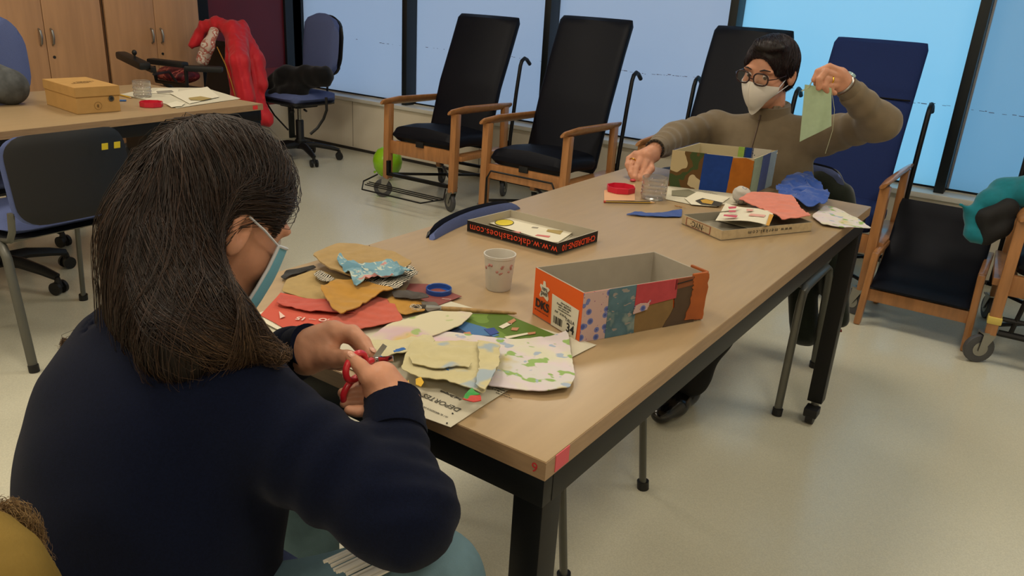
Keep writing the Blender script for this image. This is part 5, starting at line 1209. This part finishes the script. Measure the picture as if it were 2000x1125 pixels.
# black cloth strips
BLC = fabric('black cloth', '#141314'); 
cloth('cloth_strip', 'black cloth strip at the left edge of the cloth heap', [(548, 545), (560, 531), (612, 522), (618, 527), (570, 541), (556, 550)], TZ+.002, BLC, .004, 20, 3)
cloth('cloth_strip', 'black cloth tips sticking out behind the khaki cloth', [(670, 495), (680, 486), (710, 494), (722, 486), (730, 498), (690, 505)], TZ+.004, BLC, .01, 40, 3)
KHA = fabric('khaki cotton', '#a08452'); BEI = fabric('beige cotton', '#a68c58')
cloth('cloth_piece', 'flat beige cloth at the bottom of the heap near the mask', [(550, 572), (560, 548), (612, 530), (690, 545), (720, 580), (660, 598), (600, 586)], TZ+.004, BEI, .004, 12, 4)
cloth('cloth_piece', 'folded khaki cloth at the back of the heap', [(610, 512), (660, 490), (700, 492), (770, 508), (805, 528), (780, 548), (690, 560), (640, 540)], TZ+.006, KHA, .006, 10, 5, base=.012, t=.003)
BWS = ramp_mat('zebra print', [(0, '#111111'), (.5, '#c8c0ae')], 'wave', 60, distortion=6, rough=.85)
cloth('zebra_cloth', 'black and white striped cloth scrap sticking out left of the floral cloth', [(612, 540), (625, 532), (655, 548), (640, 556), (622, 550)], TZ+.012, BWS, .006, 30, 6)
cloth('zebra_cloth', 'black and white striped cloth peeping out below the floral cloth', [(698, 560), (705, 548), (760, 542), (800, 525), (818, 540), (790, 560), (770, 576), (725, 574)], TZ+.014, BWS, .010, 30, 7)
FBL = ramp_mat('blue floral cotton', [(0, '#5f8798'), (.45, '#7297a6'), (.62, '#9bb0ae'), (.66, '#c08a86')], scale=24, detail=2); overlay(FBL, '#b4bcb0', 'noise', 55, .62, .635, (1, 2.2, 1))
cloth('floral_cloth', 'crumpled sky blue floral cloth on top of the heap', [(658, 520), (664, 512), (695, 526), (760, 522), (808, 540), (785, 552), (740, 554), (712, 566), (695, 572), (682, 550)], TZ+.020, FBL, .018, 26, 8)
OCH = fabric('ochre cotton', '#ae7f2e')
cloth('ochre_cloth', 'mustard ochre cloth folded over the coral cloth', [(625, 575), (660, 558), (700, 562), (770, 578), (740, 588), (712, 604), (668, 628), (648, 612)], TZ+.012, OCH, .010, 14, 9, base=.004, t=.002)
cloth('ochre_cloth', 'ochre cloth end with white thread near the brush', [(755, 590), (775, 578), (830, 592), (830, 612), (790, 620), (765, 606)], TZ+.006, OCH, .006, 20, 10)
cloth('coral_cloth', 'bright coral cloth sticking out below the ochre cloth', [(630, 640), (690, 600), (730, 582), (765, 592), (788, 630), (728, 642), (690, 650)], TZ+.007, fabric('bright coral cotton', '#b95643'), .006, 16, 11)
GRC = fabric('grey cloth', '#5e564c')
cloth('cloth_strip', 'dark grey folded cloth strip beside the blue cap', [(765, 576), (800, 572), (835, 582), (838, 590), (800, 590), (770, 588)], TZ+.012, fabric('charcoal cloth', '#3a322c'), .008, 30, 12)
cloth('cloth_strip', 'grey cloth tab between the ochre cloth and the brush', [(822, 592), (850, 592), (862, 604), (835, 612)], TZ+.010, GRC, .003, 20, 13)
MBt = MB(); c0 = v3(at_z(812, 600, TZ+.020))
for k in range(3): MBt.tube([c0+np.array([.012*math.cos(a+k)*(1-.1*k), .008*math.sin(a+k), .002*math.sin(3*a)]) for a in np.linspace(0, 6, 16)], .0006, 4)
o = MBt.build('thread_knot', mat('white cotton thread', '#c8beaa', .9)); tag(o, 'curled white thread lying on the ochre cloth end', 'thread')
# pastel cloths
PAS = ramp_mat('pastel watercolour print', [(0, '#b8c28a'), (.42, '#c9c6b4'), (.5, '#cbbfc4'), (.6, '#c6c4c0'), (.68, '#bcae74')], scale=9, detail=4, constant=False); overlay(PAS, '#8aa864', 'noise', 26, .6, .63, (1, 1.4, 1)); overlay(PAS, '#9aa8ba', 'noise', 34, .63, .66, (1, 1, 1), (3, 1, 0)); overlay(PAS, '#cdb3bc', 'noise', 6, .58, .68, (1, 1, 1), (5, 2, 0))
PAS2 = ramp_mat('pastel pink edge print', [(0, '#c4bda0'), (.5, '#c8c0a4'), (.6, '#c2a8ae'), (.7, '#c9b04c')], scale=7, detail=3, constant=False); overlay(PAS2, '#9aac70', 'noise', 22, .6, .64)
cloth('pastel_cloth', 'pastel flowered cloth lying flat, furthest right of the cloths', [(830, 662), (870, 650), (1000, 668), (1070, 662), (1108, 650), (1123, 740), (1112, 762), (1060, 768), (950, 758), (880, 700)], TZ+.006, PAS, .004, 10, 14, t=.0015)
cloth('pastel_cloth', 'pastel pink edged cloth near the scissors, behind the cream cloth', [(715, 668), (760, 635), (850, 612), (925, 614), (900, 640), (830, 665), (760, 690)], TZ+.008, PAS2, .004, 12, 15, t=.0015)
CRE = fabric('cream cotton', '#c3b98e', noise=.05); overlay(CRE, '#9aa8b0', 'noise', 18, .62, .68)
cr = cloth('cream_cloth', 'cream cotton cloth with blue paint smudges, folded in front of the pastel cloth', [(788, 718), (800, 690), (815, 672), (840, 676), (930, 680), (975, 690), (972, 730), (945, 782), (905, 775), (870, 755), (820, 752), (785, 735)], TZ+.010, CRE, .010, 16, 16, base=.004, jag=.004)
cloth('cream_cloth', 'cream cloth flap being cut, lying left of the folded cream cloth', [(700, 690), (730, 672), (800, 668), (840, 660), (850, 675), (790, 700), (740, 712)], TZ+.012, fabric('cream cotton light', '#c6bd96', noise=.04), .010, 18, 17, jag=.002)
zc, fc = CZ[cr.name]
sheet('folded_edge', pz([(932, 682), (975, 690), (973, 728), (946, 778), (928, 770), (936, 730)], TZ+.014), CRE, lambda x, y: fc(x, y)+.004, zc+.001, .0015, .008, parent=cr, jag=.003)
sheet('folded_flap', pz([(800, 712), (806, 704), (860, 716), (920, 724), (915, 733), (850, 732), (805, 724)], TZ+.014), CRE, lambda x, y: fc(x, y)+.003, zc+.0006, .0014, .006, parent=cr, jag=.005)
GP = mat('green paint', '#1f8a2c', .5); RP = mat('red paint', '#b83226', .5); BP_ = mat('blue paint', '#1f5fa8', .5); YP = mat('yellow paint', '#d4a81c', .5)
def dab(px, z, m, parent, name='paint_stroke'): zz, f = CZ[parent.name]; return sheet(name, pz(px, z), m, f, zz-.0006, .0012, .005, parent=parent)
dab([(905, 775), (915, 762), (922, 757), (928, 762), (938, 766), (925, 771), (912, 777)], TZ+.026, GP, cr); dab([(903, 776), (920, 774), (938, 768), (940, 780), (925, 783)], TZ+.0255, RP, cr)
dab([(812, 738), (822, 736), (828, 742), (822, 750), (812, 746)], TZ+.024, YP, cr); dab([(872, 714), (876, 717), (877, 721), (872, 718)], TZ+.026, BP_, cr); dab([(793, 745), (798, 738), (800, 746)], TZ+.024, YP, cr)
cc2 = SC.objects['cream_cloth.001']
for q in ([(768, 682), (775, 678), (790, 674), (793, 677), (778, 684), (770, 687)], [(772, 676), (785, 672), (790, 673), (776, 679)]): dab(q, TZ+.026, BP_, cc2)
dab([(742, 688), (748, 692), (750, 698), (744, 697)], TZ+.026, BP_, cc2); dab([(745, 698), (752, 692), (750, 702)], TZ+.0262, GP, cc2)

# ---- far end of the long table
# fabric covered box in front of woman B
q_nl, q_nr = v3(at_z(1306, 364, TZ)), v3(at_z(1462, 382, TZ)); 
q_n2 = v3(at_z(1505, 362, TZ)); q_b = q_n2+(q_nl-q_nr)
CREAM = mat('cream card inside', '#b5a98a', .85, spec=.15)
h2 = v3(at_y(1306, 292, float(q_nl[1])))[2]-TZ
cb, K4, _s = open_box('fabric_box', 'box covered with camouflage, blue and orange cloth in front of the woman with glasses', 'box', [q_nl[:2], q_nr[:2], q_n2[:2], q_b[:2]], h2, .0025, CREAM, CREAM, 0)
CAMO = ramp_mat('camouflage print', [(0, '#b7a684'), (.40, '#5e4426'), (.50, '#3c4a2a'), (.56, '#5c4627'), (.63, '#b0a07c')], scale=13, detail=1.5, rough=.85)
BLUC = fabric('royal blue cloth', '#1a3a80'); ORC = fabric('orange suede cloth', '#a05e1c', noise=.15, nscale=25); SAGE = fabric('sage stripe cloth', '#7f9078'); LBL = fabric('pale blue cloth', '#8aa0b0')
patch(K4, 0, [(-.01, 0), (.40, 0), (.42, 1.01), (-.01, 1.01)], h2, CAMO, cb); patch(K4, 0, [(.38, 0), (.74, 0), (.74, 1.0), (.39, 1.0)], h2, BLUC, cb, off=.0014)
patch(K4, 0, [(.72, .02), (1.0, 0), (1.0, .94), (.90, 1.0), (.74, .96)], h2, ORC, cb, off=.0022, jag=.01)
patch(K4, 1, [(0, 0), (.35, 0), (.38, 1.0), (0, 1.0)], h2, SAGE, cb); patch(K4, 1, [(.33, 0), (.70, 0), (.72, 1.02), (.36, 1.0)], h2, BLUC, cb, off=.0014, jag=.02); patch(K4, 1, [(.68, -.02), (1.0, .0), (1.0, 1.02), (.70, 1.02)], h2, LBL, cb, off=.002, jag=.015)
patch(K4, 3, [(0, 0), (1, 0), (1, 1.01), (0, 1.01)], h2, BLUC, cb)
def inner(u0, u1, m, nm='fabric_patch'):
    a, b = K4[2], K4[3]; c = sum(K4)/4; P = []
    for u, v in ((u0, .62), (u1, .62), (u1, 1.01), (u0, 1.01)): p = b+(a-b)*u; p = p+(c-p)*.03; P.append((p[0], p[1], TZ+v*h2))
    n = np.cross(a-b, [0, 0, 1]); n /= -np.linalg.norm(n); n = n if n @ (c-a) > 0 else -n; MB().prism(P, tuple(n*.0015)).build(nm, m, cb, True, False)
SPOT = ramp_mat('grey spotted white cloth', [(0, '#3e4a5c'), (.15, '#b9b5ac')], 'voronoi', 60)
inner(.52, .62, fabric('lime cloth', '#8fae52')); inner(.60, .72, BLUC); inner(.70, .95, SPOT)
MB().ell(tuple(K4[2]+[0, 0, TZ+h2*.93]), (.004, .010, .004)).build('thread_end', WHITEP, cb, True)
# white printed lid with NYC stamp
mn, ml, mr = v3(at_z(1408, 470, TZ)), v3(at_z(1331, 437, TZ)), v3(at_z(1584, 452, TZ)); mbk = ml+mr-mn; hm = .026
MERK = mat('speckled cream card', '#b8a584', .75, spec=.2, noise=.12, nscale=60)
ml_, M4, _s = open_box('box_lid', 'cream speckled box lid stamped NYC holding printed cards and pink cloth', 'lid', [ml[:2], mn[:2], mr[:2], mbk[:2]], hm, .002, MERK, mat('grey lid inside', '#8d8778', .85))
p, xd, n = on_side(M4, 0, .40, .5, hm, off=.0008); REDI = mat('faded red ink', '#8a4638', .7); DKI = mat('faded black ink', '#3a342c', .7)
lettering('·NYC·', .021, p, -xd, (0, 0, -1), DKI, ml_)
for v in (.12, .88): patch(M4, 0, [(.12, v-.02), (.72, v-.02), (.72, v+.02), (.12, v+.02)], hm, REDI, ml_, 'stamp_line', off=.0006, t=.0003)
for u in (.12, .72): patch(M4, 0, [(u-.008, .12), (u+.008, .12), (u+.008, .88), (u-.008, .88)], hm, REDI, ml_, 'stamp_line', off=.0006, t=.0003)
p, xd, n = on_side(M4, 1, .52, .55, hm, off=.0008); lettering('www.merkal.com', .015, p, -xd, (0, 0, -1), DKI, ml_, spacing=1.45)
cd = paper('card', 'white card with pink printed bars leaning on the cream lid', pz([(1398, 426), (1418, 393), (1512, 416), (1498, 440)], TZ+.030), TZ+.028, lambda x, y: .006*math.sin(x*30), cat='card', t=.001)
for q in ([(1422, 404), (1439, 403), (1437, 407), (1424, 408)], [(1423, 411), (1438, 411), (1436, 414), (1424, 414)], [(1414, 419), (1441, 421), (1438, 425), (1413, 422)]): _po(cd, q, TZ+.036, PRED, 'print_bar')
for q in ([(1466, 417), (1496, 420), (1492, 424), (1462, 421)], [(1458, 408), (1472, 409), (1470, 412), (1458, 412)]): _po(cd, q, TZ+.036, mat('pale pink print', '#cf9a90', .8), 'print_bar')
_po(cd, [(1503, 418), (1511, 420), (1502, 441), (1496, 440)], TZ+.037, mat('amber strip', '#c08a2a', .7), 'amber_edge')
paper('paper_sheet', 'white sheet lying inside the cream lid under the card', pz([(1400, 430), (1440, 418), (1500, 440), (1470, 448)], TZ+.006), TZ+.006)
cloth('pink_cloth', 'salmon pink felt cloth draped over the cream lid', [(1440, 394), (1466, 378), (1545, 384), (1556, 400), (1584, 430), (1528, 432), (1510, 420), (1478, 408)], TZ+.028, fabric('salmon felt', '#cc7866'), .010, 14, 21, t=.002, zp=TZ+.03)
# white spotted crumpled cloth
def blob(name, label, c, r, m, amp, k, seed, cat='cloth', h=.005):
    c = v3(c); f = lambda P: sell(P, c+[0, 0, r[2]*.8], r)+amp*wob(P, k, seed)+amp*.6*np.abs(wob(P, k*1.7, seed+1))
    lo, hi = c-v3(r)-.03, c+v3(r)+[.03, .03, .03+r[2]]; lo[2] = c[2]
    g_ = lambda P: smax(f(P), c[2]+.001-P[:, 2], .002)
    o = sdf_obj(name, g_, lo-[0, 0, .004], hi, h, m); return tag(o, label, cat)
blob('crumpled_cloth', 'crumpled white cloth with blue rings beside the covered box', at_z(1447, 398, TZ), (.030, .030, .030), ramp_mat('blue ring print', [(0, '#b8b4ac'), (.30, '#4e5f86'), (.36, '#b8b4ac')], 'voronoi', 42), .008, 70, 3, h=.004)
RB = mat('royal blue satin cloth', '#0a4298', .6, spec=.3, sheen=.3)
cloth('blue_cloth', 'bright royal blue cloth bunched at the far right of the table', [(1512, 378), (1530, 360), (1575, 352), (1600, 372), (1618, 392), (1612, 412), (1575, 414), (1545, 400), (1520, 388)], TZ+.006, RB, .030, 11, 22, t=.002, step=.007)
blob('blue_cloth', 'royal blue cloth ruffle standing up behind the bunched blue cloth', at_z(1562, 388, TZ), (.045, .03, .026), RB, .016, 34, 5, h=.005)
cloth('pastel_cloth', 'pale yellow green cloth hanging over the far right table corner', [(1585, 424), (1610, 404), (1640, 412), (1672, 428), (1703, 448), (1645, 446), (1605, 440)], TZ+.003, PAS, .004, 14, 23, t=.0015)
cloth('cloth_strip', 'narrow blue cloth scrap lying left of the cream lid', [(1222, 420), (1240, 416), (1252, 415), (1262, 419), (1300, 416), (1332, 410), (1331, 425), (1290, 425), (1250, 423)], TZ+.001, fabric('blue scrap', '#20468e'), .003, 25, 24)
# red dish, clear bottle bottom, pencil, shavings, orange card
def dish(label, c, r, h, rz=0):
    c = v3(c); o = MB(); prof = [(0, 0), (r*.96, 0), (r, .002), (r, h), (r-.0018, h), (r-.0025, .003), (0, .003)]
    o.lathe(prof, (c[0], c[1], TZ), 8, Matrix.Rotation(rz, 4, 'Z')); x = o.build('red_dish', mat('red translucent plastic', '#c41f38', .35, spec=.5), None, False, True, 30); return tag(x, label, 'dish')
dish('red faceted plastic dish beside the hand with the bracelet', at_z(1212, 374, TZ), .045, .018, .2)
def clearcup(label, c, r, h):
    c = v3(c); t = thing('clear_cup', label, 'cup', (c[0], c[1], TZ)); G = mat('clear ribbed plastic', '#e8e6e2', .08, trans=.9, spec=.5)
    prof = [(0, .006), (r*.5, .004), (r*.62, 0), (r*.92, .002), (r, .012)]
    for k in range(3): z0 = .016+k*(h-.03)/3; prof += [(r, z0), (r*.94, z0+.004), (r*.94, z0+.006), (r, z0+.010)]
    prof += [(r*.99, h), (r*.97, h)]; inner_ = [(max(0, a-.0012), b+.001) for a, b in prof[::-1][1:]]
    MB().lathe(prof+inner_, (c[0], c[1], TZ), 40).build('cup_wall', G, t, True)
    d = MB(); rr = random.Random(int(r*1e4))
    for k in range(16): a = rr.uniform(0, 6.28); d.ell((c[0]+(r-.0005)*math.cos(a), c[1]+(r-.0005)*math.sin(a), TZ+rr.uniform(.01, h-.01)), (.002, .002, .003), n=1)
    d.build('glue_spots', mat('dried glue', '#c9b8b8', .5), t, True)['kind'] = 'stuff'; return t
clearcup('clear cut plastic bottle bottom beside the covered box', at_z(1275, 388, TZ), .038, .066)
def pencil(label, a, b, col, r=.0036, cap='#b0342a'):
    a, b = v3(a), v3(b); ax = (b-a)/np.linalg.norm(b-a); a = a+[0, 0, r]; b = b+[0, 0, r]; t = thing('pencil', label, 'pencil', tuple((a+b)/2))
    MB().tube([a+ax*.006, b-ax*.018], r, 6).build('barrel', mat('pencil '+col, col, .4, coat=.3), t, True, False); MB().tube([b-ax*.018, b-ax*.004], [r, .0012], 8).build('sharpened_wood', mat('pencil wood', '#c9a070', .7), t, True); MB().tube([b-ax*.005, b], [.0014, .0003], 6).build('lead', INK, t, True); MB().tube([a, a+ax*.006], r*1.03, 8).build('end_cap', mat('cap '+cap, cap, .4), t, True)
    return t
pe = pencil('yellow and black striped pencil in front of the clear bottle bottom', at_z(1179, 396, TZ), at_z(1281, 398, TZ), '#1c1a16')
a, b = v3(at_z(1183, 394.5, TZ+.006)), v3(at_z(1272, 396.5, TZ+.006)); MB().bar(a+[0, 0, .001], b+[0, 0, .001], .0022, .0022).build('yellow_stripe', mat('pencil yellow', '#b8922a', .4), pe, True, False)
o = paper('paper_sheet', 'pale orange paper under the red dish and bottle bottom', pz([(1180, 372), (1240, 360), (1240, 392), (1180, 392)], TZ), TZ+.0002, None, mat('pale orange paper', '#c99a74', .8))
sv = MB(); c0 = v3(at_z(1324, 404, TZ+.003))
for k in range(2): sv.tube([c0+np.array([.010*math.cos(a)+.012*k, .006*math.sin(a), .002]) for a in np.linspace(.3, 5, 12)], .0014, 5, sq=.3)
tag(sv.build('pencil_shaving', mat('wood shaving', '#a07a50', .8)), 'small curled pencil shaving left of the cream lid', 'shaving')
p1 = paper('newspaper', 'newspaper page under the covered box, half hidden', pz([(1305, 362), (1330, 360), (1460, 384), (1440, 400), (1350, 400), (1300, 390)], TZ), TZ+.0002, nz(.001, 9, 31), NEWS)
_po(p1, [(1312, 372), (1345, 370), (1365, 378), (1345, 385), (1312, 382)], TZ+.0025, mat('printed olive grey', '#6f6c56', .8), 'print')
for k in range(4): lettering('noticias de la ciudad y provincia', .006, v3(at_z(1370+8*k, 372+3.5*k, TZ+.0028)), v3(at_z(1300, 360, TZ))-v3(at_z(1400, 376, TZ)), v3(at_z(1370, 370, TZ))-v3(at_z(1360, 380, TZ)), INKG, p1)
p2 = paper('newspaper', 'magazine page with a dark yellow picture behind the cream lid', pz([(1337, 390), (1362, 376), (1425, 388), (1400, 406), (1350, 402)], TZ), TZ+.0030, nz(.001, 9, 32), WHITEP)
_po(p2, [(1358, 392), (1372, 387), (1412, 396), (1405, 403), (1370, 399)], TZ+.0055, mat('printed dark', '#2e2a22', .8), 'picture'); _po(p2, [(1368, 391), (1378, 389), (1394, 393), (1390, 399), (1372, 396)], TZ+.006, mat('printed amber', '#b38c34', .8), 'print')
o = MB().ell(at_z(1236, 352, TZ+.004), (.010, .010, .004)).build('red_button', mat('red bead', '#b02030', .4)); tag(o, 'tiny red piece pinched by the fingers beside the red dish', 'bead')

# green cloth held up by woman B
GR = fabric('sage green cotton', '#a6bd9e', noise=.05)
def hang(name, label, quad, y, m, cat='cloth', nu=14, nv=16, amp=.006, parent=None):
    b = bmesh.new(); G = []
    for i in range(nu+1):
        row = []
        for j in range(nv+1):
            u, v = i/nu, j/nv; px = (quad[0][0]*(1-u)+quad[1][0]*u)*(1-v)+(quad[3][0]*(1-u)+quad[2][0]*u)*v; py = (quad[0][1]*(1-u)+quad[1][1]*u)*(1-v)+(quad[3][1]*(1-u)+quad[2][1]*u)*v
            p = at_y(px, py, y+amp*math.sin(u*7+v*2)*(.3+v)+.01*v); row.append(b.verts.new(p))
        G.append(row)
    for i in range(nu):
        for j in range(nv): b.faces.new((G[i][j], G[i+1][j], G[i+1][j+1], G[i][j+1]))
    bmesh.ops.recalc_face_normals(b, faces=b.faces); bmesh.ops.solidify(b, geom=b.faces[:], thickness=.0015); x = MB(); x._add(b); o = x.build(name, m, parent, bool(parent)); return tag(o, label, cat) if label else o
gc_ = hang('green_cloth', 'square of pale sage green cloth held up by the woman with glasses', [(1572, 165), (1624, 172), (1624, 246), (1562, 277)], 2.545, GR)
MB().tube([at_y(1585, 160, 2.54), at_y(1580, 170, 2.545), at_y(1566, 178, 2.55)], .002, 5).tube([at_y(1624, 175, 2.55), at_y(1630, 215, 2.56), at_y(1626, 255, 2.57), at_y(1612, 300, 2.58)], .0007, 4).build('loose_thread', mat('pale thread', '#b8c0a0', .9), gc_, True)

# ---- things on the left table
kn, kl, kr = v3(at_z(152, 224, TZ)), v3(at_z(92, 204, TZ)), v3(at_z(236, 217, TZ)); kb = kl+kr-kn; kh = .105
kr_, Q4, _s = open_box('kraft_shoebox', 'closed brown kraft cardboard shoebox on the left table', 'box', [kl[:2], kn[:2], kr[:2], kb[:2]], kh-.01, .002, CARD, CARD)
cen = sum(Q4)/4; lidc = [p+(p-cen)/np.linalg.norm(p-cen)*.006 for p in Q4]
MB().prism([(*p[:2], TZ+kh-.038) for p in lidc], (0, 0, .038), .001).build('lid', CARD, kr_, True)
p, xd, n = on_side(Q4, 1, .80, .52, kh); MB().lathe([(.006, .001), (.0115, .001), (.0115, .003), (.006, .003), (.006, .001)], tuple(p), 24, Matrix.Rotation(math.atan2(n[1], n[0]), 4, 'Z') @ Matrix.Rotation(math.pi/2, 4, 'Y')).build('eyelet', CHROME, kr_, True); MB().cyl(p-n*.001, p+n*.0018, .0062).build('hole', INK, kr_, True)
FAD = mat('faded brown print', '#6f5226', .8); p, xd, n = on_side(Q4, 1, .48, .28, kh)
MB().tube([p+xd*.015*math.cos(a)+np.array([0, 0, .015*math.sin(a)])+n*.0006 for a in np.linspace(0, 6.283, 29)[:-1]], .0005, 4, closed=True).build('round_stamp', FAD, kr_, True)
lettering('lî', .016, p+n*.0006, -xd, (0, 0, -1), FAD, kr_, bold=.0006)
tz = TZ+kh+.0008; lc = cen.copy(); lc[2] = tz
for k, tx in enumerate(('GREEN', 'EARTH', 'SHOES')): lettering(tx, .024, lc+np.array([-.006+.02*k, .022-.02*k, 0]), xd, np.cross([0, 0, 1], xd), FAD, kr_)
dish('red faceted plastic dish on the left table near the kraft shoebox', at_z(296, 208, TZ), .048, .022, .4)
clearcup('clear cut plastic bottle bottom on the left table', at_z(279, 190, TZ), .040, .075)
paper('newspaper', 'newspaper spread at the far end of the left table', pz([(235, 185), (300, 172), (400, 172), (470, 193), (345, 212), (330, 205)], TZ), TZ+.0002, nz(.002, 6, 41), NEWS, step=.03)
pq = paper('paper_sheet', 'white sheet with a tan picture at the far corner of the left table', pz([(330, 182), (405, 170), (428, 190), (370, 203)], TZ+.004), TZ+.0035, nz(.003, 8, 42), WHITEP)
_po(pq, [(368, 191), (392, 188), (414, 192), (395, 196), (372, 195)], TZ+.008, PTAN, 'picture')
pq = paper('newspaper', 'folded newspaper with a grey photo behind the clear bottle bottom', pz([(295, 182), (310, 173), (350, 174), (345, 184)], TZ+.004), TZ+.0035, None, WHITEP); _po(pq, [(305, 178), (335, 176), (340, 180), (308, 182)], TZ+.0052, PGRY, 'picture')
paper('paper_tissue', 'thin crumpled tissue paper on the left table beside the red dish', pz([(325, 206), (345, 200), (362, 204), (355, 210), (335, 211)], TZ), TZ+.001, nz(.008, 30, 43), WHITEP, cat='tissue')
pencil('yellow pencil lying behind the kraft shoebox corner', at_z(232, 186, TZ), at_z(258, 193, TZ), '#c29a20')
o = MB().bar(v3(at_z(228, 198, TZ))+[0, 0, .004], v3(at_z(247, 198, TZ))+[0, 0, .004], .012, .007, .002).build('eraser', mat('blue eraser', '#3c68a8', .6)); tag(o, 'small blue eraser beside the kraft shoebox', 'eraser')
